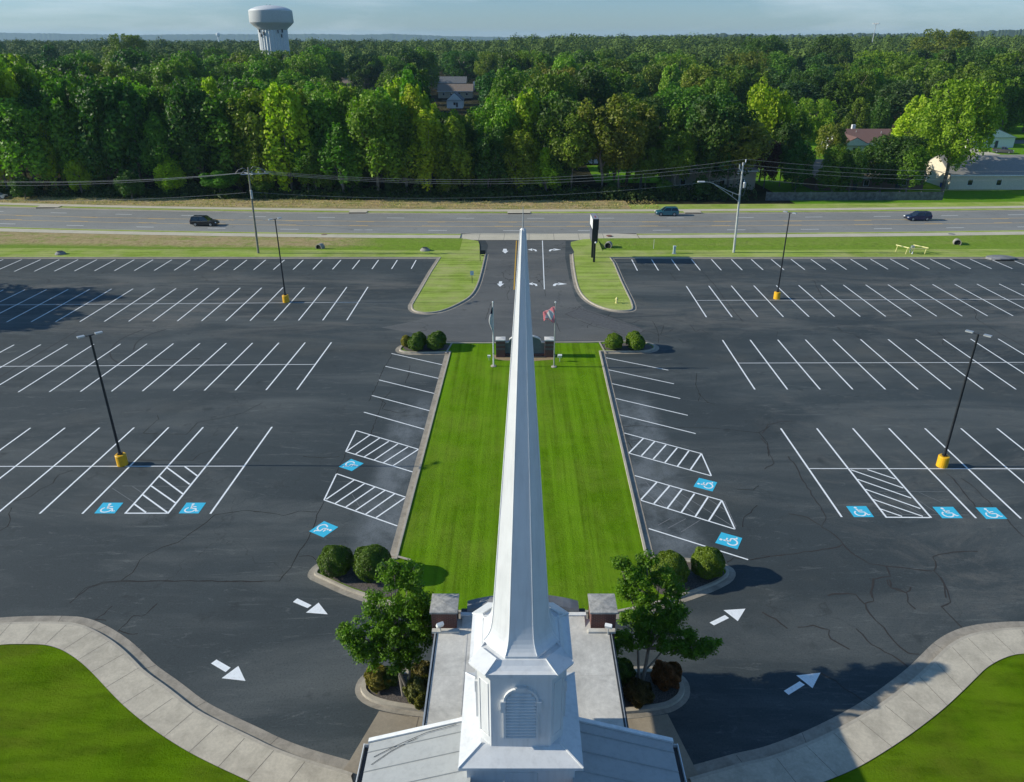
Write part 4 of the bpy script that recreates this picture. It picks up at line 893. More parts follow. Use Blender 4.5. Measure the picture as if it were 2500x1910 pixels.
# ================================================================ parking-lot lamps
def lot_lamp(x, y, h, ang, label):
    e = empty('parking_lot_lamp', (x, y, 0), 0, label, 'lamp post', 'black lamp posts with yellow bases in the parking lot')
    MB().lathe([(.40, 0), (.43, .02), (.43, .93), (.39, .98), (.05, .985)], (0, 0, 0), 20).build('base', M['yellowpaint'], e)
    MB().box(-.16, .16, -.16, .16, .98, 1.10).build('base_plate', M['black'], e)
    mb = MB(); a = .075; b = .055
    mb.loft([[(-a, -a, 1.1), (a, -a, 1.1), (a, a, 1.1), (-a, a, 1.1)], [(-b, -b, h), (b, -b, h), (b, b, h), (-b, b, h)]]); p = mb.build('pole', M['black'], e)
    d = Vector((math.cos(ang), math.sin(ang)))
    for s in (-1, 1):
        c = d * s * .55
        ar = MB(); ar.tube([(0, 0, h - .06), (c.x * .55, c.y * .55, h - .02)], .035, 6)
        hd = ar.build('lamp_arm', M['black'], e)
        q = MB(); q.cbox((c.x * 1.15, c.y * 1.15, h + .03), (.52, .34, .07), ang); q = q.build('lamp_head', M['galv'], e)
        MB().cbox((c.x * 1.15, c.y * 1.15, h - .025), (.50, .28, .02), ang).build('lens', M['lens'], q)
for (u, v, h, a, lab) in ((295, 1140, 11.45, .75, 'black lamp post on the near left of the lot, left of the hatched box'), (2304, 1144, 11.65, -.8, 'black lamp post on the near right of the lot, yellow base behind three blue symbols'),
                      (697, 740, 11.1, .75, 'black lamp post on the far left of the lot below the utility pole'), (1898, 732, 11.6, -.8, 'black lamp post on the far right of the lot, below the grey utility pole')):
    x, y, _ = G(u, v); lot_lamp(x, y + .35, h, a, lab)
# ================================================================ utility poles and cables
ux, uy = G(645, 632)[:2]
def upole(x, y, h, lean, mat, label):
    e = empty('utility_pole', (x, y, 0), 0, label, 'utility pole')
    MB().tube([(0, 0, 0), (lean[0], lean[1], h)], .19, 10, .12).build('pole', mat, e)
    return e
lx, ly = G(631, 620)[:2]; LH = 13.7
e = upole(lx, ly, LH, (.33, 0), M['wood'], 'dark wooden utility pole standing at the left verge with a long crossarm')
ca = MB()
ca.cbox((.33 + .9, -.0, LH - 1.0), (4.2, .12, .12), .28); ca.cbox((.33, .0, LH - .95), (2.2, .1, .1), -.7)
ca = ca.build('crossarm', M['galv'], e)
for k in range(4):
    x = -.5 + k * .95
    MB().lathe([(.05, 0), (.08, .05), (.05, .1), (.09, .16), (.04, .22)], (.33 + x, (x) * .27, LH - .92), 8).build('insulator', M['whitetrim'], ca)
for i, pth in enumerate(([(-1.9, 0, LH - 1.1), (-1.3, .05, LH - .4), (-.5, .1, LH - .1), (.1, .1, LH - .5)], [(-.9, 0, LH - 1.0), (-.4, .05, LH - .55), (.1, .1, LH - .45)], [(.5, .1, LH - .4), (1.1, .1, LH + .1), (2.0, .2, LH - .05), (3.0, .3, LH - .6), (4.0, .3, LH - 1.0)], [(.5, 0, LH - .8), (1.3, .1, LH - .3), (2.3, .2, LH - .35), (3.3, .3, LH - .95)], [(.6, 0, LH - 1.2), (.9, 0, LH - 1.7), (.75, 0, LH - 1.9)])):
    MB().tube(smooth3(pth) if False else pth, .035, 5).build('jumper_cable', M['wire'], e)
MB().lathe([(.17, 0), (.19, .05), (.19, 1.3), (.15, 1.35)], (.30, -.06, LH - 4.8), 10).build('pole_sleeve', M['palepole'], e)
rx, ry = G(1791, 618)[:2]; RH = 14.9
e = upole(rx, ry, RH - .55, (-.28, 0), M['palepole'], 'pale grey utility pole at the right verge carrying a transformer and a road lamp')
MB().lathe([(.06, 0), (.1, .06), (.06, .14), (.1, .22), (.05, .45)], (-.28 + .38, 0, RH - .5), 8).build('insulator', M['whitetrim'], e)
b = MB(); b.tube([(-.28, 0, RH - 1.9), (-.75, 0, RH - 1.5), (-.78, 0, RH - .85)], .09, 8, .11); b.tube([(-.28, 0, RH - 1.1), (.1, 0, RH - .5)], .04, 6); b.build('bracket', M['galv'], e)
t_ = MB(); t_.lathe([(.05, 0), (.24, .02), (.25, .75), (.2, .85), (.1, .9)], (.33, -.05, RH - 4.4), 12); t_ = t_.build('transformer', M['galv'], e)
MB().lathe([(.04, 0), (.1, .05), (.05, .12), (.09, .25), (.03, .3)], (.25, -.05, RH - 3.5), 8).build('bushing', M['whitetrim'], t_)
MB().tube([(.5, 0, RH - 4.3), (.55, 0, RH - 4.9), (.3, 0, RH - 5.7), (.05, 0, RH - 5.5)], .025, 5).build('jumper_cable', M['wire'], e)
MB().lathe([(.03, 0), (.16, .0), (.16, .02), (.03, .02)], (-.85, -.1, RH - 2.2), 8).build('cutout_switch', M['galv'], e)
a = MB(); a.tube([(-.2, 0, RH - 5.6), (-2.2, 0, RH - 4.85), (-4.6, 0, RH - 3.75), (-5.2, 0, RH - 3.55), (-6.0, 0, RH - 3.5)], .06, 7, .045); a.tube([(-.18, 0, RH - 6.6), (-2.0, 0, RH - 5.35), (-4.3, 0, RH - 3.95)], .045, 7); a.tube([(-1.3, 0, RH - 5.2), (-1.4, 0, RH - 5.75)], .04, 6)
a = a.build('lamp_arm', M['galv'], e)
MB().cbox((-6.5, 0, RH - 3.48), (1.15, .38, .2)).build('lamp_head', M['whitetrim'], a, bevel=.06)
# cables
def cable(label, a, b, sag, r=.024, grp='power cables along the highway'):
    P = [];
    for i in range(25):
        t = i / 24; P.append(tuple(a[k] + (b[k] - a[k]) * t - (sag * 4 * t * (1 - t) if k == 2 else 0) for k in range(3)))
    o = MB().tube(P, r * .8, 4).build('power_cable', M['wire']); tag(o, label, 'cable', grp)
Lp = lambda dx, dz: (lx + .33 + dx, ly + dx * .27, LH + dz); Rp = lambda dx, dz: (rx - .28 + dx, ry, RH + dz)
far_l = (lx - 76, ly + 5, 12.6); far_r = (rx + 78, ry + 3, 14.6)
for i, (dz, dx, n) in enumerate(((-.68, 2.4, 'topmost'), (-.72, 1.4, 'second'), (-.78, .5, 'third'), (-3.8, .1, 'lowest'))):
    rdx, rdz = ((.38, -.05), (-.78, -.75), (-.1, -1.35), (0, -2.9))[i]
    cable(f'{n} cable sagging between the two utility poles', Lp(dx, dz), Rp(rdx, rdz), 2.1 if i < 3 else 1.9)
    cable(f'{n} cable running off the left edge from the wooden pole', Lp(dx * .5 - .8, dz - .02), (far_l[0], far_l[1] + dx, far_l[2] - (0, .1, .75, 2.3)[i]), 1.9)
    cable(f'{n} cable running off the right edge from the pale pole', Rp(rdx, rdz), (far_r[0], far_r[1], far_r[2] + rdz), 2.0)
cable('faint low telecom cable near the forest foot, left span', (lx, ly, LH - 8.0), (far_l[0], far_l[1], 5.6), 1.3, .018)
cable('faint low telecom cable near the forest foot, middle span', (lx, ly, LH - 8.0), (rx, ry, RH - 9.2), 2.6, .018)
# ================================================================ road sign on two posts
sx, sy = G(1400 + 640 / 12.925, 530 + 1440 / 12.925)[:2]; sy2 = G(1447, 530 + 1300 / 12.925)[1]
e = empty('road_sign', (sx, (sy + sy2) / 2, 0), 0, 'tall black cabinet road sign on two black posts beside the driveway', 'sign')
d = (sy2 - sy) / 2
for s in (-1, 1): MB().box(-.16 - .02 * s, .16 - .02 * s, s * d - .14, s * d + .14, .1, 3.5).build('post', M['black'], e)
c = MB().box(-.48, .42, -1.75, 2.1, 3.25, 5.25).build('display_cabinet', M['black'], e)
MB().box(-.50, -.481, -1.6, 1.95, 3.4, 5.1).build('display_screen', plain('dark_screen', (.10, .11, .15), .3), c)
c = MB().box(-.46, .46, -1.85, 2.2, 5.26, 6.9).build('upper_cabinet', M['black'], e)
MB().box(-.485, -.461, -1.78, 2.12, 5.34, 6.82).build('sign_face', M['whitetrim'], c)
MB().box(-.42, .42, -1.8, 2.15, 6.905, 6.93).build('top_cover', plain('grey_cover', (.26, .27, .30), .5), c)
MB().box(-.10, .14, -.9, .5, 6.932, 6.95).build('access_panel', plain('red_panel', (.25, .08, .09), .6), c)
MB().lathe([(.01, 0), (.13, .05), (.16, .15), (.1, .27), (.01, .3)], (.08, -2.0, 3.2), 10).build('globe_lamp', M['lens'], e)
# ================================================================ small things on the verges
x, y, _ = G(1140 + 340 / 10.5, 560 + 828 / 10.5)
e = empty('yard_sign', (x, y, .1), 0, 'small black hanging yard sign on a post left of the driveway', 'sign')
MB().tube([(0, 0, 0), (0, 0, 1.9)], .05, 6).build('post', M['black'], e); MB().tube([(0, 0, 1.72), (.95, 0, 1.72)], .03, 6).build('arm', M['black'], e)
MB().box(.05, .85, -.03, .03, 1.05, 1.66).build('sign_panel', M['black'], e); MB().box(.2, .7, -.03, .03, .75, .90).build('rider_panel', M['black'], e)
x, y, _ = G(1140 + 135 / 10.5, 560 + 1400 / 10.5)
e = empty('small_sign', (x, y, .1), 0, 'small pale blue sign on a thin black post in the left grass tongue', 'sign')
MB().tube([(0, 0, 0), (0, 0, 1.75)], .035, 6).build('post', M['black'], e)
MB().cbox((0, -.05, 1.5), (.48, .03, .62)).build('sign_panel', plain('pale_blue_sign', (.42, .56, .72), .4), e)
x, y, _ = G(1240 + 890 / 3.359, 480 + 880 / 3.359)
e = empty('fire_hydrant', (x, y, .1), 0, 'pale yellow fire hydrant in the right grass tongue by the kerb', 'hydrant')
hb = MB(); hb.lathe([(.20, 0), (.20, .06), (.14, .07), (.13, .55), (.17, .57), (.17, .62), (.13, .70), (.05, .78)], n=14); hb.build('barrel', M['paleyellow'], e)
n_ = MB(); n_.tube([(-.24, 0, .45), (.24, 0, .45)], .06, 8); n_.tube([(0, -.26, .42), (0, 0, .42)], .08, 8); n_.build('outlet_cap', M['paleyellow'], e)
MB().lathe([(.04, 0), (.04, .08)], (0, 0, .78), 6).build('operating_nut', M['paleyellow'], e)
x, y, _ = G(1240 + 1362 / 3.359, 480 + 475 / 3.359)
e = empty('utility_pedestal', (x, y, .1), 0, 'pale blue utility pedestal box in the right verge', 'utility box')
MB().box(-.2, .2, -.16, .16, 0, 1.15).build('cabinet', plain('pedestal_grey', (.46, .55, .60), .5), e, bevel=.03); MB().box(-.24, .24, -.2, .2, 1.15, 1.3).build('cover', plain('pedestal_lid', (.52, .62, .64), .5), e, bevel=.03)
MB().box(-.35, .35, -.3, .3, -.02, .03).build('base_slab', M['pipe'], e)
x, y, _ = G(1240 + 1194 / 3.359, 480 + 428 / 3.359)
tag(MB().tube([(x, y, 0), (x, y, 1.5), (x + .01, y, 1.6)], .05, 6, .03).build('marker_post', M['palepole']), 'thin white marker post in the right verge between culvert and pedestal', 'marker post')
# culvert mouths in the ditch
def culvert(u, v, rz, label, s=1.0, dy=0):
    x, y, _ = G(u, v); e = empty('culvert', (x, y + dy + .8, -.62), rz + .95, label, 'culvert', 'concrete culvert mouths in the ditch')
    n = 16; P = MB(); R, r = .56 * s, .46 * s; v = []
    for yy, rr in ((-.75, R), (.2, R), (.2, r), (-.75, r)):
        v += [(yy, math.cos(2 * math.pi * k / n) * rr, R + math.sin(2 * math.pi * k / n) * rr) for k in range(n)]
    f = [(a * n + k, a * n + (k + 1) % n, ((a + 1) % 4) * n + (k + 1) % n, ((a + 1) % 4) * n + k) for a in range(4) for k in range(n)]
    P.add(v, f); P.build('pipe', M['pipe'], e)
    hl = MB(); hl.lathe([(.01, 0), (r - .01, 0), (r - .01, .02)], n=16); o = hl.build('opening', M['hole'], e); o.rotation_euler = (0, math.pi / 2, 0); o.location = (-.6, 0, R)
    MB().box(-1.35, -.8, -.9, .9, -.1, .18).build('apron_slab', M['pipe'], e)
culvert(778, 609, .25, 'round culvert mouth in the ditch below the left utility pole', 1.1, .9); culvert(1489, 604, .3, 'round culvert mouth beside the tall black road sign', 1.1, .8); culvert(2348, 597, .3, 'round culvert mouth at the right, beyond the yellow rails', 1.1, .8)
# manhole risers
def riser(u, v, label, dark=False):
    x, y, _ = G(u, v); e = empty('manhole_riser', (x, y, .08), 0, label, 'manhole', 'manhole risers in the grass')
    MB().lathe([(.85, 0), (.78, .18), (.55, .36), (.50, .44), (.02, .45)], n=16).build('cone', M['archroof'] if dark else M['pipe'], e); MB().lathe([(.42, .451), (.42, .49), (.01, .495)], n=16).build('lid', M['darkmetal'], e)
riser(148, 622, 'grey manhole riser in the grass near the left edge', True); riser(1038, 613, 'sandy manhole riser in the grass left of the driveway')
e = empty('drain_inlet', (*G(2442, 632)[:2], 0), 0, 'wide dark concrete drain inlet at the far right corner of the lot', 'drain inlet')
mb = MB(); mb.lathe([(1.9, 0), (1.85, .28), (1.2, .42), (.02, .44)], n=10); o = mb.build('cover', M['archroof'], e); o.scale = (1.25, .7, 1); MB().box(-1.6, 1.6, -1.36, -1.30, .04, .2).build('inlet_slot', M['hole'], e)
# yellow guard rails around a valve assembly
x, y, _ = G(2180 + 700 / 13.74, 580 + 600 / 13.74)
e = empty('guard_rail', (x, y + .9, .1), 0, 'pale yellow pipe rails fencing a grey valve at the right verge', 'guard rail')
for (x0_, y0_, x1_, y1_) in ((-2.1, 1.3, -.9, -.75), (.75, 1.3, 2.2, -.75)):
    MB().tube([(x0_, y0_, 1.05), (x1_, y1_, 1.05)], .085, 6).build('rail', M['paleyellow'], e)
    for t in (.12, .88):
        px, py = x0_ + (x1_ - x0_) * t, y0_ + (y1_ - y0_) * t; MB().tube([(px - .12, py, 0), (px, py, 1.0)], .055, 6).build('post', M['paleyellow'], e)
MB().tube([(-.9, -.7, .95), (2.0, -.7, .95)], .07, 6).build('rail', M['paleyellow'], e)
v_ = MB(); v_.tube([(0, -.3, 0), (0, -.3, .8), (0, .4, 1.0)], .13, 8); v_.tube([(0, .4, 1.0), (0, .5, 0)], .11, 8); v_.cbox((0, .0, 1.1), (.45, .5, .3)); v_.build('valve_pipe', M['galv'], e)
e = empty('storm_drain', (*G(1487, 578)[:2], .165), 0, 'small rusty storm drain lid in the near sidewalk beside the road sign', 'storm drain', 'lids in the near sidewalk')
MB().lathe([(.55, 0), (.5, .03), (.01, .035)], n=14).build('lid', plain('rusty_lid', (.20, .09, .07), .8), e)
e = empty('storm_drain', (*G(2323, 574)[:2], .165), 0, 'grey storm drain lid in the near sidewalk at the right', 'storm drain', 'lids in the near sidewalk')
MB().lathe([(.6, 0), (.55, .03), (.01, .035)], n=14).build('lid', M['archroof'], e)
e = empty('storm_drain', (*G(792, 575)[:2], .165), 0, 'brown storm drain lid in the near sidewalk left of the driveway', 'storm drain', 'lids in the near sidewalk')
MB().lathe([(.55, 0), (.5, .03), (.01, .035)], n=14).build('lid', plain('brown_lid', (.22, .15, .1), .8), e)
# ================================================================ cars (length along x, nose at +x)
def car(x, y, z, rz, col, label, Ln=4.6, W=1.84, Hh=1.70, kind='suv', grp='cars driving on the highway', rack=False):
    e = empty('pickup_truck' if kind == 'pickup' else 'car', (x, y, z), rz, label, 'pickup truck' if kind == 'pickup' else 'car', grp)
    m, nt, p = nodes('car_paint'); p.inputs['Base Color'].default_value = (*col, 1); p.inputs['Roughness'].default_value = .28; p.inputs['Metallic'].default_value = .25; p.inputs['Coat Weight'].default_value = .6
    hl = Ln / 2; wr = .36 if kind == 'suv' else .42; wb = Ln * .295
    def arch(cx, r=wr + .06, n=7): return [(cx + r * math.cos(a), .34 + r * math.sin(a)) for a in [math.pi * (k / n) for k in range(n + 1)]]
    # side profile from rear bottom to front bottom, with wheel arches
    belt = .98 if kind == 'suv' else 1.12
    low = [(-hl + .03, .42)] + [(-hl, .55), (-hl + .01, .95)]
    upr = [(-hl + .05, belt + .03), (-hl * .2, belt + .05), (hl * .36, belt + .04), (hl * .72, belt - .04), (hl * .93, belt - .15), (hl, belt - .36), (hl, .48), (hl - .06, .34)]
    bot = [(wb + .42 + .04, .26)] + [(a, b) for a, b in arch(wb)] + [(wb - .45, .25), (-wb + .45, .25)] + [(a, b) for a, b in arch(-wb)] + [(-wb - .46, .30)]
    prof = low + upr + bot
    rings = []
    for yy, sc in ((-W / 2, 0), (-W / 2 + .10, 1), (W / 2 - .10, 1), (W / 2, 0)):
        rings.append([(px * (1 if sc else .985), yy, pz if sc == 1 else (pz - .03 if pz > .7 else pz)) for px, pz in prof])
    bmx = bmesh.new(); V = [[bmx.verts.new(p) for p in r] for r in rings]; n = len(prof)
    for a in range(3):
        for i in range(n):
            j = (i + 1) % n
            bmx.faces.new((V[a][i], V[a][j], V[a + 1][j], V[a + 1][i]))
    for r in (V[0], V[3]):
        bmx.faces.new(r)
    bmesh.ops.triangulate(bmx, faces=[f for f in bmx.faces if len(f.verts) > 4]); bmesh.ops.recalc_face_normals(bmx, faces=bmx.faces)
    me = bpy.data.meshes.new('body'); bmx.to_mesh(me); bmx.free(); me.materials.append(m); b = bpy.data.objects.new('body', me); C.objects.link(b); b.parent = e
    # cabin
    if kind == 'suv': xs = (-hl + .10, -hl + .38, hl * .13, hl * .46)
    else: xs = (-.55, -.35, hl * .22, hl * .48)
    w1, w2 = W / 2 - .07, W / 2 - .26
    cab = MB()
    lo_ = [(xs[0], -w1, belt + .02), (xs[3], -w1, belt + .02), (xs[3], w1, belt + .02), (xs[0], w1, belt + .02)]
    hi_ = [(xs[1], -w2, Hh - .05), (xs[2], -w2, Hh - .05), (xs[2], w2, Hh - .05), (xs[1], w2, Hh - .05)]
    cab.loft([lo_, hi_]); cab.build('windows', M['glass'], e)
    rf_ = MB(); rf_.loft([[(xs[1] - .04, -w2 - .03, Hh - .06), (xs[2] + .05, -w2 - .03, Hh - .06), (xs[2] + .05, w2 + .03, Hh - .06), (xs[1] - .04, w2 + .03, Hh - .06)], [(xs[1] + .08, -w2 + .06, Hh), (xs[2] - .12, -w2 + .06, Hh), (xs[2] - .12, w2 - .06, Hh), (xs[1] + .08, w2 - .06, Hh)]])
    for s in (-1, 1):                       # pillars
        for (xa, xb) in ((xs[0], xs[1]), (xs[3], xs[2]), ((xs[0] + xs[3]) / 2 - .1, (xs[1] + xs[2]) / 2 - .05)):
            rf_.tube([(xa, s * (w1 + .005), belt + .02), (xb, s * (w2 + .012), Hh - .05)], .045, 4)
    rf_.build('roof', m, e)
    if rack:
        for s in (-1, 1): MB().tube([(xs[1] + .2, s * (w2 - .02), Hh + .05), (xs[2] - .3, s * (w2 - .02), Hh + .05)], .025, 5).build('roof_rail', M['galv'], e)
    if kind == 'pickup': MB().box(-hl + .12, -.62, -W / 2 + .18, W / 2 - .18, belt + .052, belt + .062).build('cargo_bed', M['black'], e)
    for sx_ in (-1, 1):
        for s in (-1, 1):
            w = MB(); w.lathe([(.12, 0), (wr - .03, 0), (wr, .03), (wr, .19), (wr - .03, .22), (.12, .22)], n=18); w = w.build('wheel', M['rubber'], e)
            w.rotation_euler = (math.pi / 2 * (1 if s < 0 else -1), 0, 0); w.location = (sx_ * wb, s * (W / 2 - .21), wr)
            r = MB(); r.lathe([(.02, .205), (.05, .235), (wr * .62, .222), (wr * .66, .20)], n=14); r = r.build('rim', M['rim'], w)
    for s in (-1, 1):
        MB().cbox((hl - .10, s * (W / 2 - .27), belt - .27), (.26, .40, .16), -s * .35).build('headlight', M['lens'], e, bevel=.03)
        MB().cbox((-hl + .07, s * (W / 2 - .13), belt - .08), (.12, .22, .34), 0).build('tail_light', M['red'], e)
        MB().cbox((xs[3] - .12, s * (W / 2 + .07), belt + .08), (.14, .20, .13)).build('side_mirror', m, e, bevel=.03)
    MB().box(hl - .02, hl + .025, -W / 2 + .5, W / 2 - .5, .52, .74).build('grille', M['black'], e)
    MB().box(hl - .05, hl + .03, -W / 2 + .15, W / 2 - .15, .33, .47).build('bumper', M['black'] if kind == 'suv' else M['galv'], e)
    return e
def on_road(u, v, off): x, y, _ = G(u, v); return x, y + off
x, y = on_road((1605 + 1733) / 2 / 3.359, 480 + 247 / 3.359, .9); car(x, y, .02, -.05, (.008, .010, .014), 'black family car driving right on the near lanes of the highway', 4.9, 1.95, 1.78, rack=True)
x, y = on_road(1860 + 1292 / 3.359, 480 + 203 / 3.359, .9); car(x, y, .02, math.pi + .05, (.010, .022, .09), 'dark blue family car driving left on the right part of the highway', 4.7, 1.86, 1.68)
x, y = on_road(1240 + 1308 / 3.359, 480 + 163 / 3.359, .9); car(x, y, .02, math.pi + .02, (.035, .17, .22), 'teal family car driving left in the farthest lane of the highway', 4.5, 1.84, 1.64)
x, y, _ = G(2447, 374); car(x, y, .02, -.5, (.10, .10, .11), 'dark grey pickup truck parked by the white garage at the right edge', 5.6, 1.98, 1.85, 'pickup', 'vehicles parked at the houses')
x, y, _ = G(1490, 384); car(x, y, .0, .4, (.55, .57, .60), 'silver car half hidden behind the trees right of the steeple tip', 4.5, 1.8, 1.5, 'suv', 'vehicles parked at the houses')
x, y, _ = G(1395, 373); car(x, y, .0, .2, (.6, .61, .62), 'white car glimpsed through dark leaves right of the steeple tip', 4.5, 1.8, 1.5, 'suv', 'vehicles parked at the houses')
x, y, _ = G(6, 487); car(x - 1.5, y, .02, .1, (.6, .62, .62), 'white car nose at the far kerb cut off by the left edge', 4.6, 1.8, 1.6, 'suv', 'vehicles parked at the houses')
# ================================================================ water tower
def lathe_obj(prof, c, n, name, mat, par, flute=0):
    mb = MB(); rings = []
    for r, z in prof:
        rings.append([(c[0] + (r + (flute * (1 if i % 2 else -1) if flute else 0)) * math.cos(2 * math.pi * i / n), c[1] + (r + (flute * (1 if i % 2 else -1) if flute else 0)) * math.sin(2 * math.pi * i / n), c[2] + z) for i in range(n)])
    mb.loft(rings); return mb.build(name, mat, par, smooth=not flute)
wy = 455.0; r = ray(664, 60); wx = r[0] / r[1] * wy
wt = empty('water_tower', (wx, wy, 0), 0, 'huge white fluted water tower with a wide tank above the wood', 'water tower')

def Hz(v):
    q = ray(664, v); return 32 + q[2] / q[1] * wy
R = 11.6
lathe_obj([(R * .66, 0), (R * .655, Hz(72))], (0, 0, 0), 60, 'fluted_column', plain('tower_white', (.62, .64, .64), .5), wt, .22)
tw = bpy.data.materials['tower_white']
tk = lathe_obj([(R * .67, Hz(72) - .2), (R * .70, Hz(70)), (R * .86, Hz(63)), (R * .985, Hz(56)), (R * 1.0, Hz(55)), (R * .985, Hz(27.2)), (R * .99, Hz(26.5)), (R * .86, Hz(22)), (R * .62, Hz(17.2)), (R * .3, Hz(14)), (.5, Hz(13.2))], (0, 0, 0), 48, 'tank', tw, wt)
for a, (s, zo) in enumerate(((-2.35, 0), (-1.95, -1.2), (-2.2, -2.2), (-.62, 0), (-.95, -.4), (-.72, -2.4))):
    MB().cbox((math.cos(s) * R * .69, math.sin(s) * R * .69, Hz(76) + zo), (.5, .5, 1.6), s).build('antenna_panel', M['darkmetal'], wt)
mb = MB(); mb.tube([(-1.5, 0, Hz(14)), (-1.5, 0, Hz(10.5))], .12, 5); mb.tube([(.2, 0, Hz(13.4)), (.2, 0, Hz(11))], .2, 6); mb.build('roof_mast', M['darkmetal'], wt)
# stadium-style mast light and distant tower
my = 700.0; q = ray(2138, 60); q2 = ray(2141, 58)
e = empty('light_mast', (q[0] / q[1] * my - .8, my, 4), 0, 'tall thin mast with a cluster of lamps rising above the right wood', 'light mast')
hh = 32 + q2[2] / q2[1] * my - 4
MB().tube([(0, 0, 0), (1.0, 0, hh)], .45, 8, .28).build('mast', M['galv'], e)
mb = MB()
for k in range(6): a = k * math.pi / 3; mb.cbox((1.0 + 1.7 * math.cos(a), 1.7 * math.sin(a), hh), (1.7, 1.0, .9), a)
mb.lathe([(.6, -.3), (1.1, 0), (.6, .3)], (1, 0, hh), 12); mb.build('lamp_ring', M['whitetrim'], e)
fy = 3600.0; q = ray(532, 84)
e = empty('water_tower', (q[0] / q[1] * fy, fy, 0), 0, 'tiny white water tower far off on the blue horizon', 'water tower')
MB().lathe([(3, 0), (3, 34), (7, 38), (9, 43), (8, 48), (2, 51)], n=14).build('tank', tw, e)
# ================================================================ houses
def shingles(name, col):
    m, nt, p = nodes(name); f = noise(nt, 3, 5, .8, stretch=(1, 1, 3))
    c = mix(nt, ramp(nt, f, [(.3, (0, 0, 0)), (.7, (1, 1, 1))]), tuple(k * .75 for k in col), tuple(k * 1.2 for k in col)); L(nt, c, p.inputs['Base Color']); p.inputs['Roughness'].default_value = .9; return m
SH = {k: shingles('shingles_' + k, c) for k, c in {'grey': (.27, .26, .24), 'brown': (.20, .155, .12), 'red': (.17, .095, .08), 'slate': (.13, .14, .15), 'tan': (.27, .23, .18)}.items()}
WL = {k: plain('wall_' + k, c, .8, var=.08) for k, c in {'cream': (.68, .60, .46), 'white': (.72, .72, .70), 'tan': (.42, .35, .25), 'blue': (.45, .55, .62)}.items()}; WL['brick'] = M['brick2']
def house(x0, x1, y0, y1, hw, hr, wall, roof, label, rz=0, base=0.0, gable='x', chim=None, wins=4, garage=False, over=.5, door=True):
    cx, cy = (x0 + x1) / 2, (y0 + y1) / 2; w, d = (x1 - x0) / 2, (y1 - y0) / 2
    e = empty('house', (cx, cy, base), rz, label, 'house', 'houses among the trees')
    MB().box(-w, w, -d, d, -.5, hw).build('wall', WL[wall], e)
    mb = MB(); o = over
    if gable == 'x':
        mb.yprism([(-d - o, hw - .12), (d + o, hw - .12), (0, hr)], -w - o, w + o)
        gb = MB(); gb.yprism([(-d, hw), (d, hw), (0, hr - .25)], -w - o - .02, -w - o + .02)
        gb.yprism([(-d, hw), (d, hw), (0, hr - .25)], w + o - .02, w + o + .02)
    else:
        mb.xprism([(-w - o, hw - .12), (w + o, hw - .12), (0, hr)], -d - o, d + o)
        gb = MB(); gb.xprism([(-w, hw), (w, hw), (0, hr - .25)], -d - o - .02, -d - o + .02)
    r_ = mb.build('roof', SH[roof], e); gb.build('gable_wall', WL[wall if wall != 'brick' else 'tan'], e)
    tr = MB()
    if gable == 'x': tr.box(-w - o, w + o, -d - o - .05, -d - o, hw - .26, hw - .02)
    tr.build('eave_trim', M['whitetrim'], r_) if gable == 'x' else None
    if chim: 
        c = MB().box(chim - .5, chim + .5, -.2 + d * .3, .7 + d * .3, hw, hr + 1.0).build('chimney', WL['white'] if wall != 'brick' else M['brick2'], r_)
    for k in range(wins):
        xx = -w + (k + .7) * 2 * w / (wins + .4)
        f = MB().box(xx - .62, xx + .62, -d - .06, -d - .01, .95, 2.35).build('window', M['whitetrim'], e); MB().box(xx - .54, xx + .54, -d - .075, -d - .062, 1.03, 2.27).build('pane', M['glass'], f)
    if door: MB().box(-.1 + w * .2, .85 + w * .2, -d - .07, -d - .01, .05, 2.15).build('door', M['darkmetal'], e)
    if garage: MB().box(-w + .5, -w + 4.6, -d - .08, -d - .01, .05, 2.3).build('garage_door', M['whitetrim'], e)
    vt = MB(); vt.tube([(w * .25, -d * .35, hr * .8), (w * .25, -d * .35, hr * .8 + .75)], .09, 6); vt.tube([(-w * .4, -d * .25, hr * .85), (-w * .4, -d * .25, hr * .85 + .6)], .09, 6); vt.build('roof_vent', M['galv'], r_)
    return e
house(101, 137, 178.6, 192, 3.4, 6.9, 'cream', 'grey', 'long cream house with grey shingle roof at the right edge behind the road', 0, 0, 'x', None, 5)
house(69, 84, 177.5, 190, 2.9, 6.1, 'brick', 'tan', 'low brick house with tan roof behind the board fence', .05, 0, 'x', None, 3)
house(79, 95, 178.6, 186, 2.9, 5.6, 'brick', 'tan', 'brick house wing with patio posts behind the board fence', 0, 0, 'x', None, 2)
house(99, 122, 240, 254, 3.0, 6.3, 'white', 'red', 'white house with reddish brown roof behind the middle trees at the right', 0, 0, 'x', -4, 4)
house(97, 106, 234, 243, 2.9, 5.3, 'white', 'red', 'small white gabled wing in front of the reddish brown roof', 0, 0, 'y', None, 1, door=False)
house(145, 160, 252, 266, 3.2, 6.2, 'white', 'grey', 'white house with a garage behind the parked pickup truck', .0, 0, 'y', None, 1, garage=True)
house(36, 56, 179, 190, 4.3, 6.4, 'tan', 'brown', 'tan two-tone building in shade under the trees, left of the pale pole', 0, 0, 'x', None, 4)
def far_house(u0, u1, vr, y, hr, wall, roof, label, d=12, gable='x', base=0, hw=3.2, chim=None, **kw):
    q0, q1 = ray(u0, vr), ray(u1, vr); q = ray((u0 + u1) / 2, vr); z = 32 + q[2] / q[1] * y
    house(q0[0] / q0[1] * y, q1[0] / q1[1] * y, y - d / 2, y + d / 2, hw, hr, wall, roof, label, 0, z - hr, gable, chim, **kw)
far_house(1060, 1138, 187, 505, 6.5, 'tan', 'slate', 'far house with wide slate grey roof above the wood left of the steeple', 14, chim=None)
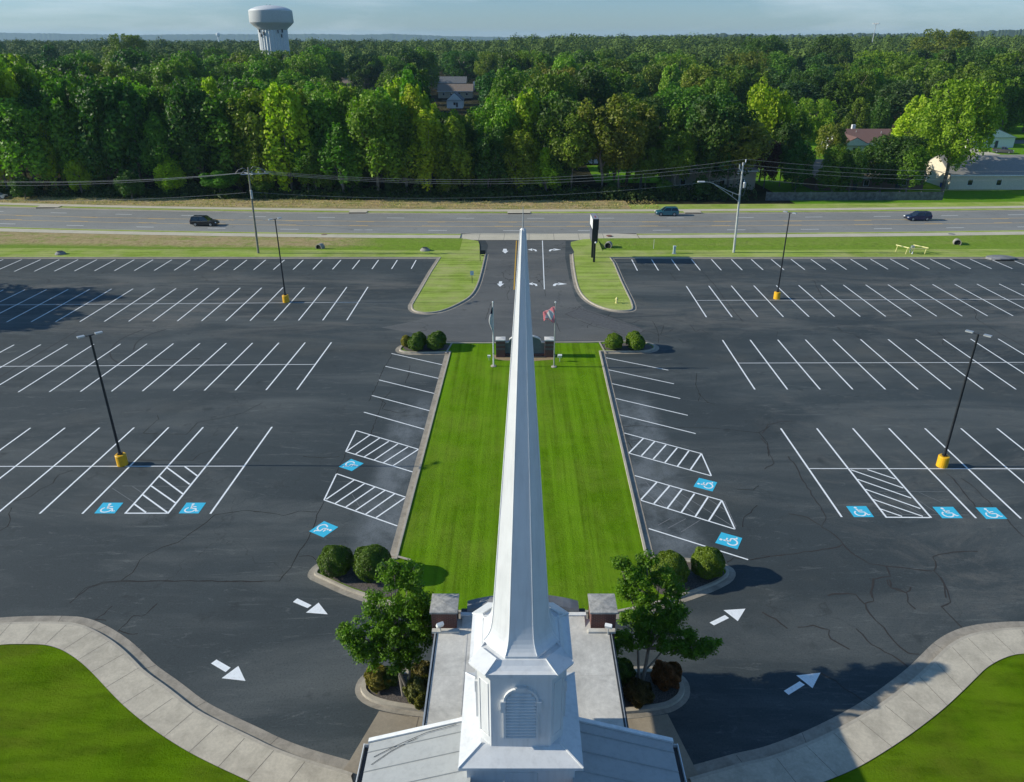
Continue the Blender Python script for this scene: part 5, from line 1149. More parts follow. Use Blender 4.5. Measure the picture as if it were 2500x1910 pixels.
far_house(1072, 1154, 205, 455, 6.5, 'tan', 'brown', 'brown-roofed far house with a white chimney, left of the steeple', 16, chim=10.0)
far_house(1092, 1130, 224, 400, 6.8, 'white', 'slate', 'white gabled far house below the brown roof, left of the steeple', 12, 'y', wins=1)
far_house(822, 895, 190, 500, 6, 'tan', 'brown', 'far brown-roofed house beside the small red tree', 14)
far_house(922, 945, 192, 470, 5.5, 'brick', 'slate', 'small far grey-roofed house just right of the red tree house', 10)
far_house(1005, 1036, 131, 760, 10, 'brick', 'tan', 'distant pinkish tan roof peeping above the far wood', 14, base=4)
far_house(690, 780, 193, 520, 6, 'tan', 'brown', 'far brown roof under the water tower, mostly behind trees', 14)
far_house(1712, 1738, 186, 480, 7, 'white', 'tan', 'far white house gable between two large trees at centre right', 12, 'y', wins=1)
far_house(2150, 2215, 248, 330, 6, 'white', 'tan', 'far pale house behind the street at the right', 12)
far_house(1790, 1850, 245, 335, 6, 'tan', 'brown', 'far brown roof hidden among trees at centre right', 12)
far_house(2335, 2370, 225, 360, 6, 'brick', 'tan', 'far house with red front at the right behind tall trees', 12)
# board fence in front of the brick house
fe = empty('fence', (0, 0, 0), 0, 'long weathered grey board fence across the road at the right', 'fence')
fx0 = G(1870, 491)[0]; fx1 = G(2300, 489)[0]; fy0 = 165.4
fm = plain('weathered_boards', (.13, .13, .125), .9, var=.45, scale=1.5)
mb = MB(); x = fx0; rr = random.Random(5)
while x < fx1:
    w = .145; mb.box(x, x + w, fy0 + (x - fx0) * .012, fy0 + .025 + (x - fx0) * .012, 0, 1.78 + rr.uniform(-.03, .03)); x += .155
mb.build('boards', fm, fe)
x = fx0
while x < fx1 + 1: MB().box(x, x + .12, fy0 + .03 + (x - fx0) * .012, fy0 + .15 + (x - fx0) * .012, 0, 1.9).build('fence_post', M['palebark'], fe); x += 4.8
p = G(2220 + 615 / 7.854, 300 + 1240 / 7.854)
e = empty('waste_bin', (p[0], p[1], 0), .2, 'blue wheeled waste bin by the cream house wall', 'bin')
mb = MB(); mb.loft([[(-.25, -.28, .05), (.25, -.28, .05), (.25, .28, .05), (-.25, .28, .05)], [(-.33, -.36, 1.0), (.33, -.36, 1.0), (.33, .36, 1.0), (-.33, .36, 1.0)]]); mb.build('bin_body', plain('blue_plastic', (.02, .06, .35), .5), e)
MB().box(-.36, .36, -.4, .4, 1.0, 1.08).build('lid', M['black'], e)
# ================================================================ VEGETATION
def leafmesh(name, P, Nr, size, tone, aspect=.62):
    n = len(P); rs = np.random.RandomState(len(P))
    Nr = Nr / np.linalg.norm(Nr, axis=1, keepdims=True)
    a = np.cross(Nr, rs.normal(size=(n, 3))); a /= np.linalg.norm(a, axis=1, keepdims=True); b = np.cross(Nr, a)
    s = (size if np.ndim(size) else np.full(n, size))[:, None]
    V = np.stack([P - a * s, P - b * s * aspect + Nr * s * .12, P + a * s, P + b * s * aspect + Nr * s * .12], 1).reshape(-1, 3)
    me = bpy.data.meshes.new(name); me.vertices.add(4 * n); me.vertices.foreach_set('co', V.astype(np.float32).ravel())
    me.loops.add(4 * n); me.loops.foreach_set('vertex_index', np.arange(4 * n, dtype=np.int32))
    me.polygons.add(n); me.polygons.foreach_set('loop_start', np.arange(0, 4 * n, 4, dtype=np.int32)); me.polygons.foreach_set('loop_total', np.full(n, 4, dtype=np.int32))
    at = me.attributes.new('tone', 'FLOAT', 'FACE'); at.data.foreach_set('value', np.clip(tone, 0, 1).astype(np.float32))
    me.update(); return me
def crown(name, seed, shape, nblob, nleaf, ls, br=.30):
    """unit crown: radius 1 in xy, z from 0 to 1 (scaled later); shape(z)->radius"""
    rs = np.random.RandomState(seed); B = []
    for k in range(nblob):
        z = rs.beta(1.5, 1.35); r = shape(z); a = rs.uniform(0, 2 * np.pi); rho = r * (rs.uniform(.25, 1) ** .6) * .86
        B.append((rho * np.cos(a), rho * np.sin(a), .08 + z * .86, br * rs.uniform(.55, 1.25) * (.55 + .45 * r)))
    B = np.array(B); w = B[:, 3] ** 2; idx = rs.choice(nblob, nleaf, p=w / w.sum())
    d = rs.normal(size=(nleaf, 3)); d[:, 2] += .35; d /= np.linalg.norm(d, axis=1, keepdims=True)
    rad = B[idx, 3] * rs.uniform(.55, 1.08, nleaf) ** .7
    zs = .62                                  # blobs flattened because the crown box is scaled in z
    P = B[idx, :3] + d * rad[:, None] * np.array([1, 1, zs])
    nr = d + rs.normal(size=(nleaf, 3)) * .65 + np.array([0, 0, .35])
    bt = rs.uniform(0, 1, nblob)
    tone = .5 * bt[idx] + .5 * rs.uniform(0, 1, nleaf)
    keep = P[:, 2] > -.02
    return P[keep], nr[keep], (ls * rs.uniform(.6, 1.3, nleaf))[keep], tone[keep], B
SHAPES = {
    'broad': lambda z: math.sqrt(max(.02, 1 - ((z - .42) / .62) ** 2)),
    'tall': lambda z: max(.12, (1 - abs(z - .35) / .75)) ** .65,
    'column': lambda z: .55 + .45 * math.sin(math.pi * min(1, z * .9 + .1)),
    'spread': lambda z: math.sqrt(max(.03, 1 - ((z - .55) / .55) ** 2)),
}
def make_kind(shape, seed, R, Hc, z0, nblob, nleaf, leaf_m, br, name, trunk_r=.32, tmat='bark', limbs=6):
    P, nr, s, tone, B = crown(name, seed, SHAPES[shape], nblob, nleaf, 1.0, br)
    P = P * np.array([R, R, Hc]) + np.array([0, 0, z0])
    nr = nr / np.array([R, R, Hc]) * R
    me = leafmesh('crown', P, nr, s * leaf_m, tone); me.materials.append(M['leaf'])
    # trunk with limbs that run to the leaf clumps
    rs = random.Random(seed); mb = MB(); top = z0 + Hc * .72
    path = [(0, 0, -.3)] + [(rs.uniform(-.25, .25) * k, rs.uniform(-.25, .25) * k, top * k / 4) for k in (1, 2, 3, 4)]
    mb.tube(path, trunk_r, 8, trunk_r * .3)
    for k in range(limbs):
        b = B[rs.randrange(len(B))]; zb = rs.uniform(z0 * .75, z0 + Hc * .35)
        e = (b[0] * R, b[1] * R, max(zb + .8, b[2] * Hc + z0)); m_ = (e[0] * .4, e[1] * .4, zb + (e[2] - zb) * .55)
        mb.tube([(0, 0, zb), m_, e], trunk_r * .42, 6, .05)
    n = len(mb.v); tm = bpy.data.meshes.new('trunk'); tm.from_pydata(mb.v, [], mb.f); tm.materials.append(M[tmat]); tm.update()
    return me, tm
def tree(kind, x, y, z, s, rz, col, label, group, name='tree', sz=None, cat='tree'):
    e = empty(name, (x, y, z), rz, label, cat, group); e.scale = (s, s, sz or s)
    c = bpy.data.objects.new('crown', KIND[kind][0]); C.objects.link(c); c.parent = e; c.color = (*col, 1)
    t = bpy.data.objects.new('trunk', KIND[kind][1]); C.objects.link(t); t.parent = e
    return e
# woodland kinds, sized for a 20 m tree
KIND = {}
for i, sd in enumerate((3, 11, 23)): KIND['oak%d' % i] = make_kind('broad', sd, 5.6, 17.0, 3.3, 74, 7600, .34, .27, 'oak', .30)
for i, sd in enumerate((5, 17, 31)): KIND['gum%d' % i] = make_kind('tall', sd, 4.2, 18.6, 1.7, 64, 6400, .33, .28, 'gum', .24, 'palebark')
for i, sd in enumerate((7, 19)): KIND['edge%d' % i] = make_kind('column', sd, 4.4, 18.9, 1.2, 80, 7400, .33, .25, 'edge', .22, 'palebark')
for i, sd in enumerate((9, 29)): KIND['round%d' % i] = make_kind('spread', sd, 7.2, 16.0, 3.6, 95, 8600, .36, .24, 'round', .38)
for i, sd in enumerate((41, 43)): KIND['high%d' % i] = make_kind('spread', sd, 5.4, 12.5, 7.5, 64, 6400, .33, .27, 'high', .28)
for i, sd in enumerate((51, 57)): KIND['big%d' % i] = make_kind('spread', sd, 7.2, 16.5, 3.4, 170, 17000, .24, .17, 'big', .38)
YG, MG, DG, OL, BG, PG = (.240, .330, .012), (.088, .168, .013), (.046, .098, .014), (.125, .168, .020), (.040, .092, .024), (.142, .228, .018)
TN = {YG: 'yellow-green', MG: 'mid-green', DG: 'dark green', OL: 'olive green', BG: 'deep blue-green', PG: 'light green', (.35, .04, .04): 'red'}
SHN = {'oak': 'bushy', 'gum': 'slender pointed', 'edge': 'leafy-sided', 'round': 'broad round', 'big': 'great round', 'high': 'bare-stemmed'}
# skyline of the first wood, read from the photograph (u, v of tree tops)
prof = [(-80, 120), (0, 128), (60, 135), (100, 170), (150, 180), (200, 185), (240, 190), (290, 186), (350, 205), (410, 212), (470, 200), (540, 190), (600, 198), (660, 200), (730, 210), (800, 206), (870, 218), (930, 215), (965, 182), (1020, 180), (1045, 240), (1070, 268), (1120, 285), (1160, 272), (1195, 240), (1250, 222), (1310, 216), (1370, 236), (1440, 246), (1500, 232), (1560, 232), (1620, 226), (1690, 238), (1760, 236), (1840, 262), (1900, 300), (1990, 345), (2080, 345), (2200, 330), (2300, 250)]
def pv(u):
    for (a, va), (b, vb) in zip(prof[:-1], prof[1:]):
        if a <= u <= b: return va + (vb - va) * (u - a) / (b - a)
    return prof[0][1] if u < prof[0][0] else prof[-1][1]
def topz(u, v, y): q = ray(u, v); return 32 + q[2] / q[1] * y
LM = [(120, 'at the far left'), (360, 'left of the water tower'), (560, 'just left of the water tower'), (760, 'below the water tower'), (960, 'right of the water tower'), (1200, 'left of the steeple tip'), (1440, 'behind the steeple tip'), (1680, 'above the road sign'), (1900, 'around the pale utility pole'), (2200, 'toward the right'), (9999, 'at the far right')]
placed = []
def plan(kind, x, y, h, s_r, col, rowname, name='tree'):
    z = terr(x, y) - .1
    if x > 20 and any(abs(x - a) < 9 and abs(y - b) < 9 for a, b in HOUSES): return
    placed.append((kind, x, y, z, h, s_r, col, rowname, name))
HOUSES = [(o.location.x, o.location.y) for o in bpy.data.objects if o.name.startswith('house')]
def u_of(x, y, z=12):
    dz = z - H; Z = y * CP - dz * SP; return 1255 + F * x / Z
rr = random.Random(21)
rows = [(166.6, 10.5, -1), (169.4, 6.2, 0), (175, 6.6, 1), (183, 7.2, 2), (193, 8.4, 3), (206, 9.6, 4), (223, 11, 5)]
names = {-1: 'low edge', 0: 'front-row', 1: 'second-row', 2: 'second-row', 3: 'inner', 4: 'inner', 5: 'rear'}
for y0, sp, ri_ in rows:
    x = -124 - ri_ * 4 + rr.uniform(0, 4)
    lim = {-1: 50, 0: 53, 1: 50, 2: 30, 3: 24, 4: 22, 5: 20}[ri_]
    while x < lim:
        y = y0 + rr.uniform(-1.6, 1.6) * (1 + ri_ * .4) + (3.5 if x < -60 and ri_ == 0 else 0); xx = x + rr.uniform(-1, 1)
        u = u_of(xx, y, 15); zt_ = topz(u, pv(u) + rr.uniform(-4, 26 if ri_ < 2 else 12), y)
        h = max(9, min(30, zt_)) * (rr.choice((1, 1, .92, .8, .68, .52)) if ri_ == 0 else 1 if ri_ > 2 else rr.choice((1, 1, .9)))
        c = rr.random()
        if u > 1380: col = OL if c < .45 else (MG if c < .8 else DG)
        else: col = (YG if c < .20 else MG if c < .5 else DG if c < .78 else OL if c < .86 else PG)
        if u < 110: col = YG if c < .6 else PG
        if ri_ == -1: h = rr.uniform(3.5, 10.5); y += rr.uniform(.5, 4); k = rr.choice(['gum0', 'gum1', 'gum2', 'high0', 'high1']); col = rr.choice((YG, MG, MG, DG, DG, DG))
        elif ri_ == 0: k = ('high%d' % rr.randrange(2)) if (u > 1380) else rr.choice(['edge0', 'edge1', 'gum0', 'gum1', 'oak2', 'oak0', 'oak1', 'oak0'])
        else: k = rr.choice(['oak0', 'oak1', 'oak1', 'oak2', 'gum0', 'gum1', 'edge0', 'oak2'])
        if col == YG and k[:3] != 'gum': k = 'gum%d' % rr.randrange(3)
        plan(k, xx, y, h, rr.uniform(1.0, 1.45) * (20 / max(h, 6 if ri_ < 0 else 14)) ** .5, col, names[ri_])
        x += sp * rr.uniform(.8, 1.2)
# hand-read trees at the right and beyond (display u, top v, y, radius m, colour, kind)
MAN = [(1888, 188, 189, 6.5, YG, 'round0'), (1990, 234, 226, 7.5, PG, 'round1'), (2103, 243, 255, 4.6, MG, 'gum1'), (2252, 233, 214, 5.5, YG, 'gum0'), (2368, 183, 176.4, 8.8, PG, 'round0'), (2330, 205, 196, 6.5, MG, 'oak1'), (2246, 139, 330, 15, MG, 'round1'), (2160, 240, 262, 5, DG, 'gum2'),
       (2310, 66, 520, 21, OL, 'round0'), (1865, 82, 480, 16, DG, 'round1'), (2035, 84, 480, 15, DG, 'oak0'), (2092, 165, 295, 9.5, MG, 'round0'), (1975, 163, 310, 11, DG, 'round1'), (1830, 120, 345, 12, OL, 'round0'), (1660, 128, 340, 12, OL, 'round1'), (1745, 190, 262, 6, MG, 'oak2'), (1440, 170, 290, 8, OL, 'round1'), (1540, 176, 280, 8, DG, 'round0'),
       (1945, 262, 200, 5, MG, 'oak0'), (1925, 300, 183, 4.5, DG, 'oak1'), (1960, 345, 176, 3.6, DG, 'edge0'), (2050, 352, 172, 4.0, MG, 'edge1'), (2092, 365, 171, 3.0, DG, 'oak0'), (2175, 330, 175, 5.5, DG, 'oak2'), (2225, 335, 173, 5.0, DG, 'oak1'), (2236, 360, 170, 3.6, MG, 'oak0'), (2262, 300, 198, 4.2, PG, 'gum1'), (2440, 150, 300, 12, DG, 'round1'), (2500, 120, 330, 14, MG, 'round0'), (2360, 262, 197, 5.0, OL, 'oak2'),
       (1915, 275, 205, 5.0, OL, 'oak0'), (2040, 300, 212, 4.4, OL, 'oak2'), (2200, 292, 228, 2.6, (.10, .07, .05), 'oak1'), (1842, 250, 196, 5, OL, 'oak1'), (1880, 340, 180, 3.4, (.045, .02, .025), 'oak0'), (855, 186, 488, 5.5, (.35, .04, .04), 'oak0'),
       (664, 118, 425, 15, MG, 'round0'), (618, 122, 420, 11, DG, 'oak1'), (705, 122, 430, 10, MG, 'oak2'), (1290, 118, 430, 10, PG, 'oak0'), (1130, 120, 520, 16, DG, 'round0'), (1192, 122, 470, 9, PG, 'oak2'), (936, 132, 470, 11, PG, 'oak1'), (300, 78, 520, 15, OL, 'round0'), (790, 118, 470, 14, MG, 'round1'), (890, 130, 450, 12, DG, 'oak0'), (560, 150, 330, 9, MG, 'oak1'), (430, 140, 340, 13, OL, 'round0'),
       (2150, 118, 400, 15, PG, 'round0'), (2060, 150, 360, 12, MG, 'oak2'), (2390, 110, 450, 18, DG, 'round1')]
for u, v, y, R_, col, k in MAN:
    q = ray(u, v); x = q[0] / q[1] * y; zt_ = 32 + q[2] / q[1] * y
    h = zt_ - terr(x, y); base_h = 20.3
    if R_ > 7.4: k = 'big%d' % (int(u) % 2)
    rb = {'big': 7.2, 'oak': 5.6, 'gum': 4.2, 'edg': 4.4, 'rou': 7.2, 'hig': 5.4}[k[:3]]
    z = terr(x, y) - .1
    placed.append((k, x, y, z, max(5, h), R_ / rb * (20.3 / max(5, h)) if False else -R_ / rb, col, 'yard' if x > 40 and y < 300 else 'far', 'tree'))
CLR = [(1035, 1185, 290, 520), (815, 900, 430, 500), (918, 950, 400, 480), (1700, 1745, 380, 490)]
for y0, sp in ((245, 11.5), (272, 12), (300, 12.5), (335, 14), (375, 15), (420, 17), (470, 19)):
    x = -.70 * y0 + rr.uniform(0, 8)
    while x < .74 * y0:
        y = y0 + rr.uniform(-9, 9); u = u_of(x, y, 18)
        ok = -90 < u < 2590 and not any(a < u < b and c < y + 12 and y - 12 < d for a, b, c, d in CLR)
        if x > 22 and y < 285 and rr.random() < .45: ok = False
        if y < 262 and u > 1850: ok = False
        if ok:
            h = rr.uniform(17, 25) + (2.5 if y > 320 else 0)
            if 1010 < u < 1200 and y < 420: h = 4
            if 800 < u < 960 and y < 430: h = min(h, max(6, topz(u, 225, y)))
            c = rr.random(); col = DG if c < .34 else MG if c < .62 else BG if c < .78 else OL if c < .92 else PG
            if h > 7: placed.append((rr.choice(['oak0', 'oak1', 'oak2', 'round0', 'round1', 'gum2']), x, y, terr(x, y) - .1, h, -rr.uniform(1.15, 1.65) * (1 if y < 330 else 1.2), col, 'far', 'tree'))
        x += sp * rr.uniform(.75, 1.25)
# labels: tone + habit + zone + rank from the left inside that zone
placed = [p for p in placed if not (abs(p[1] - wx) < 12 and abs(p[2] - wy) < 14)]
# leave out trees that nothing of the photograph could show (wholly behind nearer crowns)
RB = {'big': 7.2, 'oak': 5.6, 'gum': 4.2, 'edg': 4.4, 'rou': 7.2, 'hig': 5.4}
cover = {}; kept = []
def v_of(x, y, z): dz = z - H; return 955 - F * (y * SP + dz * CP) / (y * CP - dz * SP)
for p in sorted(placed, key=lambda p: p[2]):
    kind, x, y, z, h, sr = p[:6]; Rm = RB[kind[:3]] * (abs(sr) if sr < 0 else sr * h / 20.3)
    ua, ub = u_of(x - Rm, y), u_of(x + Rm, y); vt, vb = v_of(x, y, z + h), v_of(x, y, z + h * .75)
    cols = range(int(max(-60, ua) // 8), int(min(2560, ub) // 8) + 1)
    if not len(cols): continue
    vis = sum(1 for c in cols if vt + 5 < cover.get(c, 9e9)) / len(cols)
    if vis < .36 and y > 172: continue
    kept.append(p)
    for c in cols:
        t = abs((c * 8 + 4 - (ua + ub) / 2) / max(1, (ub - ua) / 2)); 
        if t < .8: cover[c] = min(cover.get(c, 9e9), vt + (vb - vt) * t * t + 4)
placed = kept
placed.sort(key=lambda p: (p[7], u_of(p[1], p[2], 12)))
ordn = ['first', 'second', 'third', 'fourth', 'fifth', 'sixth', 'seventh', 'eighth', 'ninth', 'tenth', 'eleventh', 'twelfth']
cnt = {}
for p in placed[:]:
    kind, x, y, z, h, sr, col, rn, nm = p; u = u_of(x, y, 12)
    zone = next(t for lim, t in LM if u < lim); tone = TN.get(col, 'dark reddish'); hab = SHN.get(kind[:-1], 'bushy')
    key = (tone, hab, rn, zone); n = cnt.get(key, 0); cnt[key] = n + 1
    multi = sum(1 for q in placed if (TN.get(q[6], 'dark reddish'), SHN.get(q[0][:-1], 'bushy'), q[7], next(t for lim, t in LM if u_of(q[1], q[2], 12) < lim)) == key) > 1
    lab = f'{rn} {tone} {hab} tree {zone}' + (f', {ordn[min(n, 11)]} from left' if multi else '')
    sz = h / 20.3; s = sz * sr if sr > 0 else -sr
    tree(kind, x, y, z, s, rr.uniform(0, 6.28), tuple(c * rr.uniform(.85, 1.18) for c in col), lab, {'yard': 'trees around the houses', 'far': 'trees of the far wood'}.get(rn, 'trees of the wood across the road'), 'tree', sz)
N_TREES = len(placed); print("NT", N_TREES)
# far woods: one mass nobody could count
def far_wood():
    rs = np.random.RandomState(4); P = []; Nn = []; Sz = []; Tn = []
    y = 500.0; cnt_ = 0
    while y < 2300:
        sp = 13 + y * .006; x = -.75 * y
        while x < .78 * y:
            xx, yy = x + rs.uniform(-5, 5), y + rs.uniform(-8, 8); u = u_of(xx, yy, 20)
            clear = any(a - 8 < u < b + 8 and yy < d + 14 for a, b, c, d in CLR) or (yy < 560 and rs.rand() < .25) or (995 < u < 1045 and yy < 765 and yy > 560)
            if not clear:
                h = rs.uniform(13, 26) + (2 if yy > 700 else 0)
                if u < 1250: h *= .88 if yy < 800 else .78
                R_ = rs.uniform(6.5, 11.5); n = int(620 if yy < 800 else 260 if yy < 1300 else 90)
                d = rs.normal(size=(n, 3)); d[:, 2] = np.abs(d[:, 2]) * .9 - .15; d /= np.linalg.norm(d, axis=1, keepdims=True)
                lump = 1 + .16 * np.sin(d[:, 0] * 7 + xx) * np.cos(d[:, 1] * 6 + yy) + rs.uniform(-.1, .08, n)
                c = np.array([xx, yy, terr(xx, yy) + h * .55])
                P.append(c + d * np.array([R_, R_, h * .45]) * lump[:, None]); Nn.append(d + rs.normal(size=(n, 3)) * .28)
                Sz.append(np.full(n, (.75 if yy < 800 else 1.05 if yy < 1300 else 1.7)) * rs.uniform(.7, 1.3, n)); Tn.append(np.full(n, rs.uniform(0, 1)) * .7 + rs.uniform(0, .3, n)); cnt_ += 1
            x += sp * rs.uniform(.8, 1.2)
        y += 15 + (y - 500) * .018
    me = leafmesh('far_wood', np.concatenate(P), np.concatenate(Nn), np.concatenate(Sz), np.concatenate(Tn)); me.materials.append(M['leaf'])
    me.materials[0] = M['farleaf']; o = bpy.data.objects.new('far_wood', me); C.objects.link(o); o.color = (.080, .132, .028, 1); tag(o, 'far wood of countless green crowns reaching toward the horizon', 'wood', kind='stuff'); print('FAR', cnt_, sum(map(len, P)))
far_wood()
def canopy_sheet():                        # treetops beyond two kilometres
    rs = np.random.RandomState(9); ys = np.geomspace(2150, 9000, 120); ts = np.linspace(-.85, .85, 340); v = []
    for j, y in enumerate(ys):
        for t in ts:
            x = t * y; h = terr(x, y) + (22 if t > -.02 else 17) + rs.uniform(-6, 4)
            v.append((x, y, h))
    n = len(ts); f = [(j * n + i, j * n + i + 1, (j + 1) * n + i + 1, (j + 1) * n + i) for j in range(len(ys) - 1) for i in range(n - 1)]
    me = bpy.data.meshes.new('far_wood'); me.from_pydata(v, [], f); m, nt, p = nodes('far_canopy'); ff = noise(nt, .02, 6, .8)
    L(nt, ramp(nt, ff, [(.3, (.022, .045, .014)), (.7, (.06, .095, .028))]), p.inputs['Base Color']); p.inputs['Roughness'].default_value = 1; me.materials.append(m); me.update()
    o = bpy.data.objects.new('far_wood', me); C.objects.link(o); tag(o, 'wooded plain fading to blue at the horizon', 'wood', kind='stuff')
    # wooded ridges on the skyline
    for k, (yy, px) in enumerate(((7600, [(-300, 78), (0, 80), (180, 83), (330, 86), (460, 84), (640, 84), (760, 83), (860, 85), (960, 83), (1080, 88), (1240, 91), (1500, 93), (2900, 93)]), (2700, [(1300, 97), (1440, 90), (1560, 88), (1700, 86), (1760, 82), (1840, 85), (1960, 85), (2100, 82), (2200, 83), (2300, 80), (2400, 76), (2500, 72), (2700, 66)]))):
        v = []; rs2 = np.random.RandomState(k); us = np.arange(px[0][0], px[-1][0], 4 if k else 6)
        for u in us:
            vv = np.interp(u, [a for a, b in px], [b for a, b in px]); q = ray(u, vv); z = 32 + q[2] / q[1] * yy + rs2.uniform(-2.5, 2.5); x = q[0] / q[1] * yy
            v += [(x * .93, yy * .93, -10), (x, yy, z), (x * 1.15, yy * 1.15, -20)]
        f = []
        for i in range(len(us) - 1): f += [(3 * i, 3 * i + 3, 3 * i + 4, 3 * i + 1), (3 * i + 1, 3 * i + 4, 3 * i + 5, 3 * i + 2)]
        me = bpy.data.meshes.new('hills'); me.from_pydata(v, [], f); me.materials.append(m); me.update(); o = bpy.data.objects.new('hills', me); C.objects.link(o); o['kind'] = 'structure'
canopy_sheet()
# undergrowth along the foot of the wood
def undergrowth():
    rs = np.random.RandomState(2); P = []; Nn = []; n0 = 0
    for k in range(620):
        x = rs.uniform(-132, 52); y = 166.5 + rs.exponential(2.4) + (K(x) * .5); r_ = rs.uniform(.5, 2.0); n = int(60 * r_)
        d = rs.normal(size=(n, 3)); d[:, 2] = np.abs(d[:, 2]); d /= np.linalg.norm(d, axis=1, keepdims=True)
        P.append(np.array([x, y, 0]) + d * np.array([r_ * 1.3, r_ * 1.1, r_ * rs.uniform(.8, 1.8)])); Nn.append(d + rs.normal(size=(n, 3)) * .5)
    P = np.concatenate(P); me = leafmesh('undergrowth', P, np.concatenate(Nn), np.random.RandomState(1).uniform(.15, .38, len(P)), np.random.RandomState(3).uniform(0, .8, len(P))); me.materials.append(M['leaf'])
    o = bpy.data.objects.new('undergrowth', me); C.objects.link(o); o.color = (.05, .085, .018, 1); tag(o, 'low dark undergrowth along the foot of the wood across the road', 'undergrowth', kind='stuff')
undergrowth()
# tussocks of dry grass on the far bank
def tussocks():
    rs = np.random.RandomState(12); n = 6000; x = rs.uniform(-128, 30, n); y = 155.9 + rs.uniform(0, 9.0, n) + np.where(x < 0, x * x * .0006, x * x * .00033) * .9
    P = np.stack([x, y, .12 + rs.uniform(0, .16, n)], 1); Nn = np.stack([rs.normal(size=n), -np.abs(rs.normal(size=n)) - .3, rs.uniform(0, .8, n)], 1)
    me = leafmesh('dry_grass', P, Nn, rs.uniform(.07, .20, n), rs.uniform(0, 1, n), .45); me.materials.append(M['leaf']); o = bpy.data.objects.new('dry_grass', me); C.objects.link(o); o.color = (.36, .28, .14, 1); tag(o, 'dry straw-coloured tussocks on the bank beyond the far sidewalk', 'dry grass', kind='stuff')
tussocks()
# ================================================================ clipped shrubs
def shrub_mesh(seed, R, Hs, n, ls, lump=.05):
    rs = np.random.RandomState(seed); d = rs.normal(size=(n, 3)); d /= np.linalg.norm(d, axis=1, keepdims=True); d[:, 2] = np.where(d[:, 2] < -.55, -d[:, 2], d[:, 2])
    lp = 1 + lump * (np.sin(d[:, 0] * 5 + seed) * np.cos(d[:, 1] * 4 + seed) + .6 * np.sin(d[:, 2] * 9 + d[:, 0] * 7)) + rs.uniform(-.06, .03, n)
    P = d * np.array([R, R, Hs * .56]) * lp[:, None] + np.array([0, 0, Hs * .47]); P[:, 2] = np.maximum(P[:, 2], .03)
    me = leafmesh('foliage', P, d + rs.normal(size=(n, 3)) * .55, ls * rs.uniform(.6, 1.4, n), rs.uniform(0, 1, n) * .6 + .4 * (np.sin(d[:, 0] * 9) * np.cos(d[:, 2] * 8) * .5 + .5)); me.materials.append(M['hedge']); return me
def shrub(x, y, R, Hs, col, label, group, seed, n=9000, ls=.055, lump=.05, name='shrub', z=.1):
    e = empty(name, (x, y, z), 0, label, 'shrub', group)
    o = bpy.data.objects.new('foliage', shrub_mesh(seed, R, Hs, n, ls, lump)); C.objects.link(o); o.parent = e; o.color = (*col, 1)
    mb = MB(); q_ = .9 - lump * 1.6; mb.lathe([(R * .5 * q_, .1), (R * .84 * q_, Hs * .25), (R * .93 * q_, Hs * .47), (R * .8 * q_, Hs * .72 * q_), (R * .4 * q_, Hs * .92 * q_), (.01, Hs * .97 * q_)], n=14)
    i = mb.build('foliage_core', M['bark'], e); return e  # solid core added inside the leaf shell so it is not see-through
gn = 'round clipped shrubs at the lawn corners'
def shr(u, v, wpx, hs, col, label, seed, ls=.05, lump=.085):
    # u, v: middle of the shrub where it meets the bed
    x, y, _ = G(u, v, .1); sc = (v - VH) * CP / H; shrub(x, y, wpx / sc / 2 * .93, hs * .94, col, label, gn, seed, 14000 if sc > 25 else 5000, ls if sc > 25 else .075, lump)
HG = (.075, .135, .012)
shr(822, 1398, 84, 2.0, HG, 'round clipped shrub at the left tip of the near left island', 1); shr(910, 1404, 100, 2.1, HG, 'larger round shrub between the left island tip and the leafy tree', 2)
shr(1634, 1418, 92, 2.1, (.105, .16, .014), 'round clipped shrub nearest the lawn on the near right island', 3); shr(1725, 1402, 84, 2.0, (.105, .16, .014), 'round clipped shrub at the right tip of the near right island', 4)
shr(1016, 856, 40, 1.7, HG, 'front round shrub of the left trio at the lawn head', 5); shr(1024, 846, 38, 1.75, HG, 'back round shrub of the left trio at the lawn head', 6); shr(993, 846, 26, 1.35, (.22, .20, .03), 'yellow-green shrub at the tip of the far left island', 7)
shr(1063, 853, 44, 1.8, HG, 'front round shrub of the pair beside the lawn head kerb, left', 8); shr(1071, 845, 42, 1.8, HG, 'back round shrub of the pair beside the lawn head kerb, left', 9)
shr(1499, 852, 45, 1.85, (.11, .18, .012), 'round shrub beside the lawn on the far right island', 10); shr(1553, 854, 43, 1.8, (.11, .18, .012), 'front round shrub at the outer end of the far right island', 11); shr(1547, 846, 40, 1.85, (.11, .18, .012), 'back round shrub at the outer end of the far right island', 12)
gl = 'loose shrubs in the entry beds'
def loose(u, v, R, hs, col, label, seed, n=7000):
    x, y, _ = G(u, v, .1); R *= .85; hs *= .85; shrub(x, y, R, hs, col, label, gl, seed, n, .075, .22)
loose(925, 1672, .75, 1.15, (.20, .17, .035), 'yellowish loose shrub at the left tip of the left entry bed', 21); loose(952, 1668, .55, 1.0, (.06, .10, .02), 'small dark green shrub behind the trunk in the left entry bed', 22)
loose(1024, 1700, .8, 1.3, (.11, .12, .03), 'green and reddish shrub against the canopy in the left entry bed', 23); loose(1036, 1662, .7, 1.2, (.12, .10, .03), 'rusty shrub by the canopy edge above the left entry bed', 24); loose(1030, 1718, .5, .9, (.13, .13, .02), 'low yellow shrub at the canopy corner of the left entry bed', 25)
